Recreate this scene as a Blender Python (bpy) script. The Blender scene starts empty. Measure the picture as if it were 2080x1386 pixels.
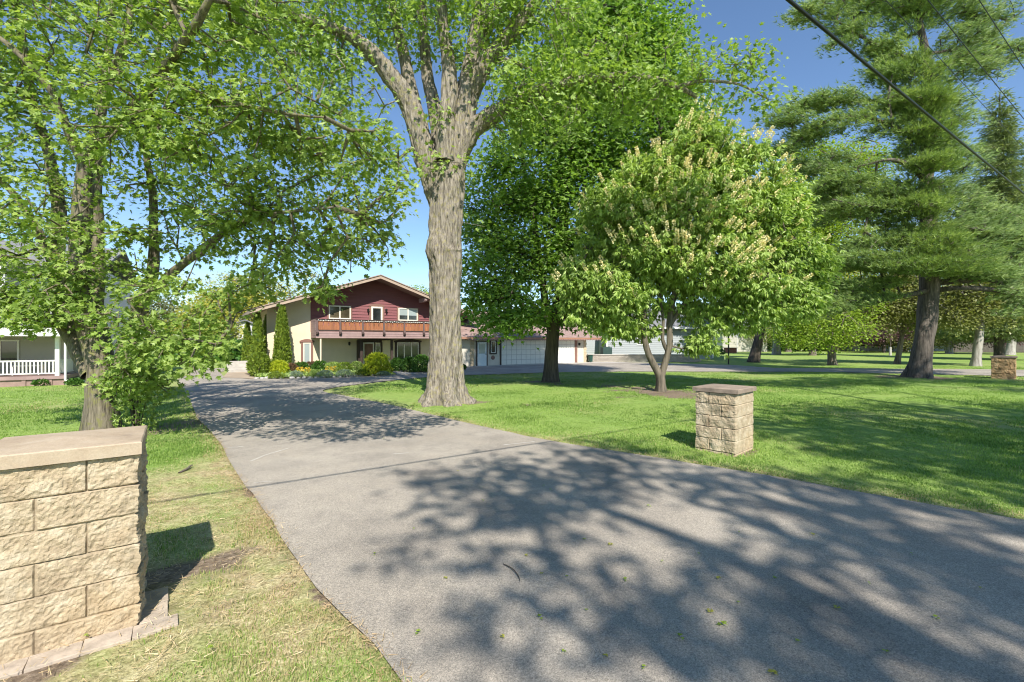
import bpy, bmesh, math, random
import numpy as np
from mathutils import Vector, Matrix

scene = bpy.context.scene
COL = scene.collection
R = math.radians
rng = np.random.default_rng(11)
random.seed(5)

# ------------------------------------------------------------------ camera
EYE = 1.9
cam_d = bpy.data.cameras.new("camera"); cam = bpy.data.objects.new("camera", cam_d); COL.objects.link(cam)
cam_d.sensor_width = 36; cam_d.lens = 16.0; cam_d.clip_start = 0.05; cam_d.clip_end = 2000
cam.location = (0, 0, EYE); cam.rotation_euler = (R(90), 0, 0)
scene.camera = cam

# ------------------------------------------------------------------ sky and sun
SUN_DIR = Vector((0.2265, -0.955, 1.0)).normalized()
EL = math.asin(SUN_DIR.z); AZ = math.atan2(SUN_DIR.x, SUN_DIR.y)
w = bpy.data.worlds.new("World"); scene.world = w; w.use_nodes = True
nt = w.node_tree; nt.nodes.clear()
out = nt.nodes.new("ShaderNodeOutputWorld"); bg = nt.nodes.new("ShaderNodeBackground")
sky = nt.nodes.new("ShaderNodeTexSky"); sky.sky_type = 'NISHITA'; sky.sun_disc = False
sky.sun_elevation = EL; sky.sun_rotation = AZ; sky.altitude = 300; sky.air_density = 1.0; sky.dust_density = 0.0; sky.ozone_density = 2.6
bg.inputs[1].default_value = 0.1
tc = nt.nodes.new("ShaderNodeTexCoord"); mp = nt.nodes.new("ShaderNodeMapping"); mp.inputs['Scale'].default_value = (1.6, 1.6, 9)
nz = nt.nodes.new("ShaderNodeTexNoise"); nz.inputs['Scale'].default_value = 2.2; nz.inputs['Detail'].default_value = 7; nz.inputs['Roughness'].default_value = .6
rp = nt.nodes.new("ShaderNodeValToRGB"); rp.color_ramp.elements[0].position = .52; rp.color_ramp.elements[1].position = .78
sep = nt.nodes.new("ShaderNodeSeparateXYZ"); r2 = nt.nodes.new("ShaderNodeValToRGB")
r2.color_ramp.elements[0].position = .03; r2.color_ramp.elements[0].color = (1, 1, 1, 1)
r2.color_ramp.elements[1].position = .3; r2.color_ramp.elements[1].color = (0, 0, 0, 1)
mu = nt.nodes.new("ShaderNodeMath"); mu.operation = 'MULTIPLY'
mx = nt.nodes.new("ShaderNodeMix"); mx.data_type = 'RGBA'; mx.inputs[7].default_value = (4.6, 4.9, 5.5, 1)
L = nt.links
L.new(tc.outputs['Generated'], mp.inputs[0]); L.new(mp.outputs[0], nz.inputs[0]); L.new(nz.outputs[0], rp.inputs[0])
L.new(tc.outputs['Generated'], sep.inputs[0]); L.new(sep.outputs[2], r2.inputs[0])
L.new(rp.outputs[0], mu.inputs[0]); L.new(r2.outputs[0], mu.inputs[1]); L.new(mu.outputs[0], mx.inputs[0])
L.new(sky.outputs[0], mx.inputs[6]); tn = nt.nodes.new('ShaderNodeMix'); tn.data_type = 'RGBA'; tn.blend_type = 'MULTIPLY'; tn.inputs[0].default_value = 1.0; tn.inputs[7].default_value = (.84, .91, .96, 1); L.new(mx.outputs[2], tn.inputs[6]); L.new(tn.outputs[2], bg.inputs[0]); L.new(bg.outputs[0], out.inputs[0])

sd = bpy.data.lights.new("sun", 'SUN'); sd.energy = 4.0; sd.angle = R(0.53); sd.color = (1.0, 0.95, 0.86)
so = bpy.data.objects.new("sun", sd); COL.objects.link(so)
so.rotation_euler = SUN_DIR.to_track_quat('Z', 'Y').to_euler(); so.location = (10, -30, 40)
scene.view_settings.view_transform = 'Standard'; scene.view_settings.look = 'None'
scene.view_settings.exposure = 1.0; scene.view_settings.gamma = 1.0
scene.view_settings.use_curve_mapping = False
scene.cycles.max_bounces = 6; scene.cycles.diffuse_bounces = 3; scene.cycles.transparent_max_bounces = 8
scene.cycles.use_denoising = True; scene.cycles.denoising_prefilter = 'ACCURATE'; scene.cycles.pixel_filter_type = 'BLACKMAN_HARRIS'; scene.cycles.filter_width = 1.1

# ------------------------------------------------------------------ measuring
FPX = 924.0
def P(x, y, Y): return np.array([(x - 1040) / FPX * Y, Y, EYE - (y - 693) / FPX * Y])
def G(x, y):
    Y = EYE * FPX / (y - 693); return ((x - 1040) / FPX * Y, Y)

# ------------------------------------------------------------------ numpy noise
def _h(i, j, k, s):
    n = (i * 374761393 + j * 668265263 + k * 2147483647 + s * 1274126177) & 0xffffffff
    n = ((n ^ (n >> 13)) * 1274126177) & 0xffffffff
    return ((n ^ (n >> 16)) & 0xffff) / 65535.0
def vnoise(p, s=0):
    p = np.asarray(p, float); f = np.floor(p).astype(np.int64); t = p - f; t = t * t * (3 - 2 * t)
    r = 0
    for a in (0, 1):
        for b in (0, 1):
            for c in (0, 1):
                wt = (t[..., 0] if a else 1 - t[..., 0]) * (t[..., 1] if b else 1 - t[..., 1]) * (t[..., 2] if c else 1 - t[..., 2])
                r = r + wt * _h(f[..., 0] + a, f[..., 1] + b, f[..., 2] + c, s)
    return r * 2 - 1
def fbm(p, o=4, s=0):
    r = 0; a = 1; q = np.asarray(p, float)
    for i in range(o): r = r + a * vnoise(q, s + i); a *= .5; q = q * 2.03 + 7.1
    return r

# ------------------------------------------------------------------ objects
def tag(o, label=None, cat=None, group=None, kind=None):
    if label: o['label'] = label
    if cat: o['category'] = cat
    if group: o['group'] = group
    if kind: o['kind'] = kind
    return o
def thing(name, label, cat, loc=(0, 0, 0), rz=0, group=None):
    o = bpy.data.objects.new(name, None); COL.objects.link(o); o.location = loc; o.rotation_euler = (0, 0, rz)
    o.empty_display_size = .2
    return tag(o, label, cat, group)
def link(name, me, mat, parent=None):
    o = bpy.data.objects.new(name, me); COL.objects.link(o)
    if mat is not None:
        for m in (mat if isinstance(mat, (list, tuple)) else [mat]): me.materials.append(m)
    if parent is not None: o.parent = parent
    return o
def npmesh(name, V, F, attrs=None, smooth=False):
    """V (n,3); F either (m,k) array or list of (m,k) arrays"""
    me = bpy.data.meshes.new(name)
    Fs = F if isinstance(F, list) else [F]
    Fs = [f for f in Fs if len(f)]
    me.vertices.add(len(V)); me.vertices.foreach_set('co', np.asarray(V, np.float32).ravel())
    idx = np.concatenate([f.ravel() for f in Fs]); tot = np.concatenate([np.full(len(f), f.shape[1]) for f in Fs])
    me.loops.add(len(idx)); me.loops.foreach_set('vertex_index', idx.astype(np.int32))
    me.polygons.add(len(tot)); st = np.concatenate([[0], np.cumsum(tot)[:-1]])
    me.polygons.foreach_set('loop_start', st.astype(np.int32))
    me.polygons.foreach_set('use_smooth', np.full(len(tot), smooth, bool))
    if attrs:
        for k, v in attrs.items():
            a = me.attributes.new(k, 'FLOAT', 'POINT'); a.data.foreach_set('value', np.asarray(v, np.float32))
    me.update(calc_edges=True)
    return me
class MB:
    def __init__(s): s.v = []; s.f = []
    def box(s, x0, x1, y0, y1, z0, z1):
        n = len(s.v)
        s.v += [(x0, y0, z0), (x1, y0, z0), (x1, y1, z0), (x0, y1, z0), (x0, y0, z1), (x1, y0, z1), (x1, y1, z1), (x0, y1, z1)]
        s.f += [(n, n+3, n+2, n+1), (n+4, n+5, n+6, n+7), (n, n+1, n+5, n+4), (n+1, n+2, n+6, n+5), (n+2, n+3, n+7, n+6), (n+3, n, n+4, n+7)]
        return s
    def bar(s, a, b, wx, wy=None):
        wy = wy or wx
        a = Vector(a); b = Vector(b); d = (b - a).normalized()
        up = Vector((0, 0, 1)) if abs(d.z) < .95 else Vector((0, 1, 0))
        x = d.cross(up).normalized() * wx / 2; y = x.cross(d).normalized() * wy / 2
        n = len(s.v)
        for q in (a, b): s.v += [tuple(q - x - y), tuple(q + x - y), tuple(q + x + y), tuple(q - x + y)]
        s.f += [(n+3, n+2, n+1, n), (n+4, n+5, n+6, n+7)] + [(n+i, n+(i+1) % 4, n+4+(i+1) % 4, n+4+i) for i in range(4)]
        return s
    def prism(s, pts, d0, d1, axis='y'):
        """polygon pts (a,b) extruded along axis between d0 and d1"""
        n = len(s.v); k = len(pts)
        f = {'y': lambda a, b, d: (a, d, b), 'z': lambda a, b, d: (a, b, d), 'x': lambda a, b, d: (d, a, b)}[axis]
        for d in (d0, d1): s.v += [f(a, b, d) for a, b in pts]
        s.f += [tuple(range(n, n+k)), tuple(range(n+2*k-1, n+k-1, -1))] + [(n+i, n+k+i, n+k+(i+1) % k, n+(i+1) % k) for i in range(k)]
        return s
    def cyl(s, a, b, r0, r1=None, k=10):
        r1 = r0 if r1 is None else r1
        a = Vector(a); b = Vector(b); d = (b - a).normalized(); up = Vector((0, 0, 1)) if abs(d.z) < .95 else Vector((0, 1, 0))
        x = d.cross(up).normalized(); y = x.cross(d).normalized(); n = len(s.v)
        for q, r in ((a, r0), (b, r1)):
            for i in range(k):
                t = 2*math.pi*i/k; s.v.append(tuple(q + (x*math.cos(t) + y*math.sin(t))*r))
        s.f += [tuple(range(n+k-1, n-1, -1)), tuple(range(n+k, n+2*k))] + [(n+i, n+(i+1) % k, n+k+(i+1) % k, n+k+i) for i in range(k)]
        return s
    def poly(s, pts):
        n = len(s.v); s.v += [tuple(p) for p in pts]; s.f.append(tuple(range(n, n+len(pts)))); return s
    def build(s, name, mat, parent=None, bevel=0, loc=None):
        me = bpy.data.meshes.new(name); me.from_pydata(s.v, [], s.f)
        bm = bmesh.new(); bm.from_mesh(me); bmesh.ops.recalc_face_normals(bm, faces=bm.faces); bm.to_mesh(me); bm.free()
        o = link(name, me, mat, parent)
        if bevel:
            m = o.modifiers.new('bevel', 'BEVEL'); m.width = bevel; m.segments = 2; m.limit_method = 'ANGLE'
        if loc is not None: o.location = loc
        return o

# ------------------------------------------------------------------ materials
def new_mat(name):
    m = bpy.data.materials.new(name); m.use_nodes = True; t = m.node_tree; b = t.nodes['Principled BSDF']; return m, t, b
def ramp(t, fac, stops):
    r = t.nodes.new("ShaderNodeValToRGB"); e = r.color_ramp.elements
    while len(e) < len(stops): e.new(.5)
    for i, (p, c) in enumerate(stops): e[i].position = p; e[i].color = (*c, 1)
    t.links.new(fac, r.inputs[0]); return r.outputs[0]
def noise(t, scale, detail=4, rough=.55, vec=None, stretch=None):
    n = t.nodes.new("ShaderNodeTexNoise"); n.inputs['Scale'].default_value = scale; n.inputs['Detail'].default_value = detail; n.inputs['Roughness'].default_value = rough
    if vec is None:
        g = t.nodes.new("ShaderNodeTexCoord"); vec = g.outputs['Object']
    if stretch:
        mpp = t.nodes.new("ShaderNodeMapping"); mpp.inputs['Scale'].default_value = stretch; t.links.new(vec, mpp.inputs[0]); vec = mpp.outputs[0]
    t.links.new(vec, n.inputs['Vector']); return n.outputs[0]
def mixc(t, fac, a, b, mode='MIX'):
    m = t.nodes.new("ShaderNodeMix"); m.data_type = 'RGBA'; m.blend_type = mode
    for sock, v in ((m.inputs[0], fac), (m.inputs[6], a), (m.inputs[7], b)):
        if hasattr(v, 'links') or hasattr(v, 'is_linked'): t.links.new(v, sock)
        elif isinstance(v, (int, float)): sock.default_value = v
        else: sock.default_value = (*v, 1)
    return m.outputs[2]
def math_(t, op, a, b=None):
    m = t.nodes.new("ShaderNodeMath"); m.operation = op
    for s_, v in ((m.inputs[0], a), (m.inputs[1], b)):
        if v is None: continue
        if hasattr(v, 'is_linked'): t.links.new(v, s_)
        else: s_.default_value = v
    return m.outputs[0]
def bump(t, b, h, strength=.5, dist=.02):
    n = t.nodes.new("ShaderNodeBump"); n.inputs['Strength'].default_value = strength; n.inputs['Distance'].default_value = dist
    t.links.new(h, n.inputs['Height']); t.links.new(n.outputs[0], b.inputs['Normal'])
def paint(name, c, rough=.6, var=.12, scale=3, bs=0, bscale=60, stretch=None, metallic=0):
    m, t, b = new_mat(name); b.inputs['Roughness'].default_value = rough; b.inputs['Metallic'].default_value = metallic
    n = noise(t, scale, 5, .6, stretch=stretch)
    lo = tuple(x*(1-var) for x in c); hi = tuple(min(1, x*(1+var)) for x in c)
    t.links.new(ramp(t, n, [(.3, lo), (.7, hi)]), b.inputs['Base Color'])
    if bs: bump(t, b, noise(t, bscale, 3), bs, .01)
    return m
def attr(t, name):
    a = t.nodes.new("ShaderNodeAttribute"); a.attribute_name = name; return a.outputs['Fac']
def leafmat(name, dark, mid, light, trans=.35, rough=.42, tcol=None):
    m, t, b = new_mat(name)
    c = ramp(t, attr(t, 'rnd'), [(0, dark), (.5, mid), (1, light)])
    n = noise(t, .9, 2); c = mixc(t, n, c, mixc(t, .35, c, light)) 
    t.links.new(c, b.inputs['Base Color']); b.inputs['Roughness'].default_value = rough; b.inputs['Specular IOR Level'].default_value = .42
    tr = t.nodes.new("ShaderNodeBsdfTranslucent"); tl = mixc(t, 1.0, c, tcol or (1.35, 1.4, .6), 'MULTIPLY'); t.links.new(tl, tr.inputs[0])
    ms = t.nodes.new("ShaderNodeMixShader"); ms.inputs[0].default_value = trans
    t.links.new(b.outputs[0], ms.inputs[1]); t.links.new(tr.outputs[0], ms.inputs[2]); t.links.new(ms.outputs[0], t.nodes['Material Output'].inputs[0])
    return m
def barkmat(name, dark, light, moss=None, scale=7, strength=.9, mossamt=.5):
    m, t, b = new_mat(name); b.inputs['Roughness'].default_value = .9
    n1 = noise(t, scale, 7, .7, stretch=(1, 1, .1)); n2 = noise(t, scale*.35, 4, .6)
    c = ramp(t, n1, [(.36, dark), (.5, tuple((a+b_)/2 for a, b_ in zip(dark, light))), (.68, light)])
    if moss:
        g = ramp(t, n2, [(mossamt, (0, 0, 0)), (mossamt+.12, (1, 1, 1))]); g2 = math_(t, 'MULTIPLY', g, ramp(t, n1, [(.4, (.1, .1, .1)), (.6, (1, 1, 1))])); c = mixc(t, g2, c, moss)
    t.links.new(c, b.inputs['Base Color']); bump(t, b, n1, strength, .05)
    return m

M = {}
M['leaf_silver'] = leafmat('silver_maple_leaf', (.06, .11, .02), (.2, .31, .05), (.43, .52, .15), .42, .45)
M['leaf_big'] = leafmat('old_maple_leaf', (.08, .145, .025), (.22, .34, .055), (.4, .51, .15), .42, .45)
M['leaf_dark'] = leafmat('norway_maple_leaf', (.045, .11, .02), (.15, .28, .04), (.33, .48, .09), .4, .42)
M['leaf_buckeye'] = leafmat('buckeye_leaf', (.09, .17, .035), (.29, .41, .09), (.5, .61, .21), .4, .42)
M['leaf_yellow'] = leafmat('spring_yellow_leaf', (.13, .19, .025), (.22, .33, .04), (.36, .46, .07), .45)
M['leaf_olive'] = leafmat('olive_spring_leaf', (.09, .10, .03), (.18, .2, .06), (.33, .34, .13), .35)
M['leaf_gold'] = leafmat('budding_gold_leaf', (.2, .2, .035), (.4, .39, .06), (.56, .54, .13), .4)
M['leaf_purple'] = leafmat('plum_leaf', (.06, .03, .035), (.14, .07, .08), (.3, .18, .2), .25, tcol=(1.2, .8, .8))
M['leaf_shrub'] = leafmat('boxwood_leaf', (.02, .06, .01), (.05, .13, .02), (.12, .24, .04), .25)
M['leaf_golden'] = leafmat('golden_shrub_leaf', (.14, .2, .01), (.34, .42, .02), (.6, .62, .05), .3)
M['leaf_arbor'] = leafmat('arborvitae_leaf', (.05, .1, .01), (.13, .2, .02), (.26, .33, .04), .2)
M['leaf_silvergreen'] = leafmat('silver_perennial_leaf', (.12, .19, .11), (.22, .3, .2), (.36, .44, .32), .2)
M['leaf_rust'] = leafmat('rusty_perennial_leaf', (.05, .04, .02), (.12, .07, .04), (.2, .12, .06), .2)
M['needle'] = leafmat('pine_needles', (.05, .1, .045), (.17, .27, .085), (.46, .55, .19), .3, .5)
M['needle_spruce'] = leafmat('spruce_needles', (.06, .1, .045), (.17, .24, .08), (.36, .4, .15), .2, .5)
M['blossom'] = leafmat('buckeye_blossom', (.8, .67, .28), (.88, .78, .42), (.95, .88, .55), .15, tcol=(1, 1, .8))
M['flower'] = leafmat('yellow_petals', (.6, .35, .02), (.75, .5, .03), (.8, .65, .1), .25)
M['bark_big'] = barkmat('old_maple_bark', (.075, .06, .045), (.42, .365, .295), (.3, .26, .1), 26, 1.0, .52)
M['bark_left'] = barkmat('silver_maple_bark', (.06, .048, .032), (.28, .235, .17), (.2, .19, .06), 22, .9, .5)
M['bark_dark'] = barkmat('dark_bark', (.035, .027, .02), (.14, .11, .085), None, 8)
M['bark_buckeye'] = barkmat('buckeye_bark', (.06, .05, .036), (.2, .165, .12), None, 9, .5)
M['bark_pine'] = barkmat('pine_bark', (.03, .023, .018), (.17, .14, .115), None, 12, 1.0)
M['bark_grey'] = barkmat('pale_grey_bark', (.16, .14, .12), (.45, .42, .37), None, 6, .6)
M['bark_mid'] = barkmat('brown_bark', (.07, .055, .04), (.24, .2, .16), None, 6, .8)

# ------------------------------------------------------------------ vegetation builders
def unit(v): return v / np.maximum(np.linalg.norm(v, axis=-1, keepdims=True), 1e-9)
def smooth_path(pts, rad, step):
    """Catmull-Rom through pts, resampled"""
    pts = np.array(pts, float); rad = np.array(rad, float)
    q = np.vstack([2*pts[0]-pts[1], pts, 2*pts[-1]-pts[-2]]); op, orr = [], []
    for i in range(len(pts)-1):
        p0, p1, p2, p3 = q[i:i+4]; n = max(2, int(np.linalg.norm(p2-p1)/step))
        for k in range(n):
            t = k/n
            op.append(.5*((2*p1) + (-p0+p2)*t + (2*p0-5*p1+4*p2-p3)*t*t + (-p0+3*p1-3*p2+p3)*t**3)); orr.append(rad[i]*(1-t)+rad[i+1]*t)
    op.append(pts[-1]); orr.append(rad[-1])
    return np.array(op), np.array(orr)
def tube(pts, rad, sides, rough=.08, seed=0, flare=None, lobes=0, freq=3.0):
    """tapered tube with bark relief; returns V, F(quads)"""
    n = len(pts); T = unit(np.gradient(pts, axis=0))
    X = np.zeros((n, 3)); x = np.array([1., 0, 0]); x = x - T[0]*x.dot(T[0]); x /= np.linalg.norm(x)
    for i in range(n):
        x = x - T[i]*x.dot(T[i]); x /= np.linalg.norm(x); X[i] = x
    Yv = np.cross(T, X)
    a = np.linspace(0, 2*math.pi, sides, endpoint=False)
    ca, sa = np.cos(a), np.sin(a)
    rr = np.repeat(rad[:, None], sides, 1)
    z = pts[:, 2][:, None] + 0*rr
    if flare:
        fh, fa, z0 = flare
        f = np.exp(-np.maximum(z-z0, 0)/fh); rr = rr*(1+fa*f) + rr*f*fa*.55*np.sin(a*5+seed)[None] + rr*f*fa*.3*np.sin(a*9+seed*2)[None]
    if lobes: rr = rr*(1+lobes*np.sin(a*3+seed+z*.25)+lobes*.6*np.sin(a*5+seed*1.7-z*.3))
    base = pts[:, None] + rr[..., None]*(ca[None, :, None]*X[:, None]+sa[None, :, None]*Yv[:, None])
    q = base*np.array([freq, freq, freq*.22])
    d = fbm(q+seed*3.3, 3, seed)
    rid = 1-np.abs(vnoise(q*2.3+5, seed+9))*2
    rr2 = rr*(1+rough*.7*d) + np.minimum(rr, .25)*rough*.55*rid
    V = pts[:, None] + rr2[..., None]*(ca[None, :, None]*X[:, None]+sa[None, :, None]*Yv[:, None])
    i = np.arange(n-1)[:, None]*sides; j = np.arange(sides)[None]; j2 = (j+1) % sides
    F = np.stack([i+j, i+j2, i+sides+j2, i+sides+j], -1).reshape(-1, 4)
    return V.reshape(-1, 3), F
def prisms(A, B, ra, rb, k=3):
    d = unit(B-A); up = np.where(np.abs(d[:, 2:3]) < .9, np.array([[0, 0, 1.]]), np.array([[1., 0, 0]])); x = unit(np.cross(d, up)); y = np.cross(x, d)
    n = len(A); a = np.arange(k)*2*math.pi/k
    c = (np.cos(a)[None, :, None]*x[:, None]+np.sin(a)[None, :, None]*y[:, None])
    V = np.concatenate([A[:, None]+c*ra[:, None, None], B[:, None]+c*rb[:, None, None]], 1).reshape(-1, 3)
    o = np.arange(n)[:, None]*2*k; j = np.arange(k)[None]; j2 = (j+1) % k
    return V, np.stack([o+j, o+j2, o+k+j2, o+k+j], -1).reshape(-1, 4)
# leaf outlines: (side, along, lift)
LEAF = {
 'maple': (np.array([(0, 0, 0), (-.5, .3, .1), (-.2, .42, 0), (-.42, .8, .06), (-.1, .66, 0), (0, 1.05, -.1), (.1, .66, 0), (.42, .8, .06), (.2, .42, 0), (.5, .3, .1)]), [np.arange(10)[None]]),
 'lobed': (np.array([(0, 0, 0), (-.52, .5, .12), (-.15, .55, 0), (0, 1.05, -.1), (.15, .55, 0), (.52, .5, .12)]), [np.arange(6)[None]]),
 'fold': (np.array([(0, 0, 0), (-.38, .5, .12), (0, 1, 0), (.38, .5, .12)]), [np.array([[0, 1, 2], [0, 2, 3]])]),
 'lance': (np.array([(0, 0, 0), (-.17, .5, .04), (0, 1, -.08), (.17, .5, .04)]), [np.array([[0, 1, 2, 3]])]),
 'needle': (np.array([(-.035, 0, 0), (.035, 0, 0), (0, 1, 0)]), [np.array([[0, 1, 2]])]),
 'spray': (np.array([(0, 0, 0), (-.22, .4, .03), (-.12, .8, 0), (0, 1, -.03), (.12, .8, 0), (.22, .4, .03)]), [np.arange(6)[None]]),
}
def leafmesh(name, pos, dirs, nor, size, shape, rnd=None):
    T, Fs = LEAF[shape]; k = len(T)
    d = unit(dirs); s = unit(np.cross(d, nor)); nn = np.cross(s, d)
    V = pos[:, None] + size[:, None, None]*(T[None, :, 0:1]*s[:, None] + T[None, :, 1:2]*d[:, None] + T[None, :, 2:3]*nn[:, None])
    n = len(pos); o = np.arange(n)*k
    F = [(o[:, None, None]+f[None]).reshape(-1, f.shape[1]) for f in Fs]
    if rnd is None: rnd = rng.random(n)
    return npmesh(name, V.reshape(-1, 3), F, {'rnd': np.repeat(rnd, k)})
def blob_points(blobs, n, shell=.55, low=-1.0):
    """blobs: (centre, (rx,ry,rz), weight); points biased to the outer part"""
    wt = np.array([b[2]*(b[1][0]*b[1][1]*b[1][2])**.6 for b in blobs]); wt = wt/wt.sum()
    c = rng.choice(len(blobs), n, p=wt)
    v = unit(rng.normal(size=(n, 3))); u = rng.random(n); r = np.where(rng.random(n) < shell, .75+.3*u, u**(1/3.))
    C = np.array([b[0] for b in blobs])[c]; S = np.array([b[1] for b in blobs])[c]
    return C + v*r[:, None]*S, c
def grow(nodes, nrad, tips, step=.35, seed=0, lift=.12, wander=.12):
    """connect each tip to its nearest node; returns edges (A,B,ra,rb), end dirs, all twig nodes"""
    r = np.random.default_rng(seed); nb = len(nodes)
    d0 = np.array([np.min(np.sum((nodes-t)**2, 1)) for t in tips]); order = np.argsort(d0)
    cap = nb + len(tips)*14 + 10
    pos = np.zeros((cap, 3)); pos[:nb] = nodes; par = np.full(cap, -1); n = nb; tipn = np.zeros(len(tips), int); depth = np.zeros(cap)
    for t in order:
        tp = tips[t]; dd = np.sum((pos[:n]-tp)**2, 1); k = int(np.argmin(dd+.15*depth[:n])); a = pos[k]
        dist = math.sqrt(dd[k]); m = min(12, max(1, int(dist/step))); prev = k
        off = r.normal(size=3)*wander*dist
        for i in range(1, m+1):
            if n >= cap-1: break
            s = i/m; p = a*(1-s)+tp*s + off*math.sin(math.pi*s) + np.array([0, 0, lift*dist*math.sin(math.pi*s)])
            pos[n] = p; par[n] = prev; depth[n] = depth[prev]+1; prev = n; n += 1
        tipn[t] = prev
    cnt = np.zeros(n)
    for k in tipn:
        cnt[k] += 1
    for i in range(n-1, nb-1, -1):
        if par[i] >= 0: cnt[par[i]] += cnt[i]
    idx = np.arange(nb, n); pr = par[idx]
    return pos[:n], idx, pr, cnt, tipn, par[:n]
def tree(name, label, base, limbs, blobs, tips, per, size, shape, leaf, bark, cat='tree', spread=.3, group=None, sides=10,
         step=.35, droop=.35, trunkrough=.08, flare=(.35, .35), lobes=0.04, seed=1, shell=.5, twig=.012, flat=.6, lstep=.25, sizevar=.35, up=.8, tube_step=.25, extra=None, lift=.12, leafkids=None):
    base = np.array([base[0], base[1], 0.0])
    t = thing(name, label, cat, base, 0, group)
    Vs, Fs, off = [], [], 0; nodes, nrad = [], []
    for i, (pts, rad) in enumerate(limbs):
        sp, sr = smooth_path([np.array(p)-base for p in pts], rad, tube_step)
        sp2 = sp.copy()
        if i: sp2 = sp2 + .04*np.stack([vnoise(sp*1.1+i, 3), vnoise(sp*1.1+i, 4), vnoise(sp*1.1+i, 5)], 1)
        V, F = tube(sp2, sr, sides if i == 0 or sr[0] > .15 else max(6, sides//2), trunkrough, seed+i, (flare[0], flare[1], 0) if i == 0 and flare else None, lobes if i == 0 else lobes*.5, freq=7.5 if sides > 60 else 3.0)
        Vs.append(V); Fs.append(F+off); off += len(V)
        keep = sr < (.6*rad[0] if i == 0 and len(limbs) > 1 else 9)
        if keep.sum() == 0: keep[-1] = True
        nodes.append(sp2[keep]); nrad.append(sr[keep])
    link('trunk', npmesh('trunk', np.vstack(Vs), np.vstack(Fs), smooth=True), bark, t)
    nodes = np.vstack(nodes); nrad = np.concatenate(nrad)
    bl = [((np.array(b[0])-base), b[1], b[2] if len(b) > 2 else 1.0) for b in blobs]
    tp, _ = blob_points(bl, tips, shell)
    tp = tp[tp[:, 2] > .4]
    pos, idx, pr, cnt, tipn, par = grow(nodes, nrad, tp, step, seed, lift)
    ra = twig*np.sqrt(cnt[pr]); rb = twig*np.sqrt(cnt[idx])
    mx_ = np.array([.06]); ra = np.minimum(ra, mx_*1.3); rb = np.minimum(rb, mx_); ra = np.where(pr < len(nodes), rb*1.15, ra)
    V, F = prisms(pos[pr], pos[idx], ra, rb, 4)
    link('branches', npmesh('branches', V, F, smooth=True), bark, t)
    # leaves sit round the twig ends and the last twig nodes
    anc = np.concatenate([tipn, par[tipn]]); anc = anc[anc >= 0]
    w_ = np.concatenate([tipn, tipn])[:len(anc)]
    k = rng.choice(len(anc), len(tipn)*per)
    c = pos[anc[k]]; dirn = pos[anc[k]]-pos[np.maximum(par[anc[k]], 0)]
    g = rng.normal(size=(len(k), 3)); g[:, 2] *= flat
    lp = c + g*spread
    outw = unit(g*np.array([1, 1, .5])+.4*unit(dirn)); dd = outw + np.array([0, 0, -droop]) + rng.normal(size=(len(k), 3))*.25
    nor = unit(np.array([0, 0, up]) + rng.normal(size=(len(k), 3))*.55 + np.array(SUN_DIR)*.25)
    sz = size*(1-sizevar/2+sizevar*rng.random(len(k)))
    if leafkids:   # palmate leaves: several leaflets from one point
        nk = leafkids; lp = np.repeat(lp, nk, 0); nor = np.repeat(nor, nk, 0); sz = np.repeat(sz, nk); dd = np.repeat(dd, nk, 0)+rng.normal(size=(len(lp), 3))*.75
    clump = rng.random(len(pos))
    rn = np.clip(.6*rng.random(len(lp))+.4*np.repeat(clump[anc[k]], leafkids or 1), 0, 1)
    link('crown', leafmesh('crown', lp, dd, nor, sz, shape, rn), leaf, t)
    if extra: extra(t, pos, tipn, par, base)
    return t
def bl(lst, Y, dY, s=1.0):
    """(px, py, rx_px, rz_px[, Y offset, weight]) -> blobs at depth Y"""
    o = []
    for b in lst:
        x, y, rx, rz = b[:4]; dy = b[4] if len(b) > 4 else 0; wt = b[5] if len(b) > 5 else 1
        k = (Y+dy)/FPX; o.append((P(x, y, Y+dy), (rx*k*s, dY*rx*k, rz*k*s), wt))
    return o
def lim(lst, Y):
    """(px, py, radius[, depth offset]) -> limb"""
    return ([P(a[0], a[1], Y+(a[3] if len(a) > 3 else 0)) for a in lst], [a[2] for a in lst])
def groundP(x, y):
    g = G(x, y); return g
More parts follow.
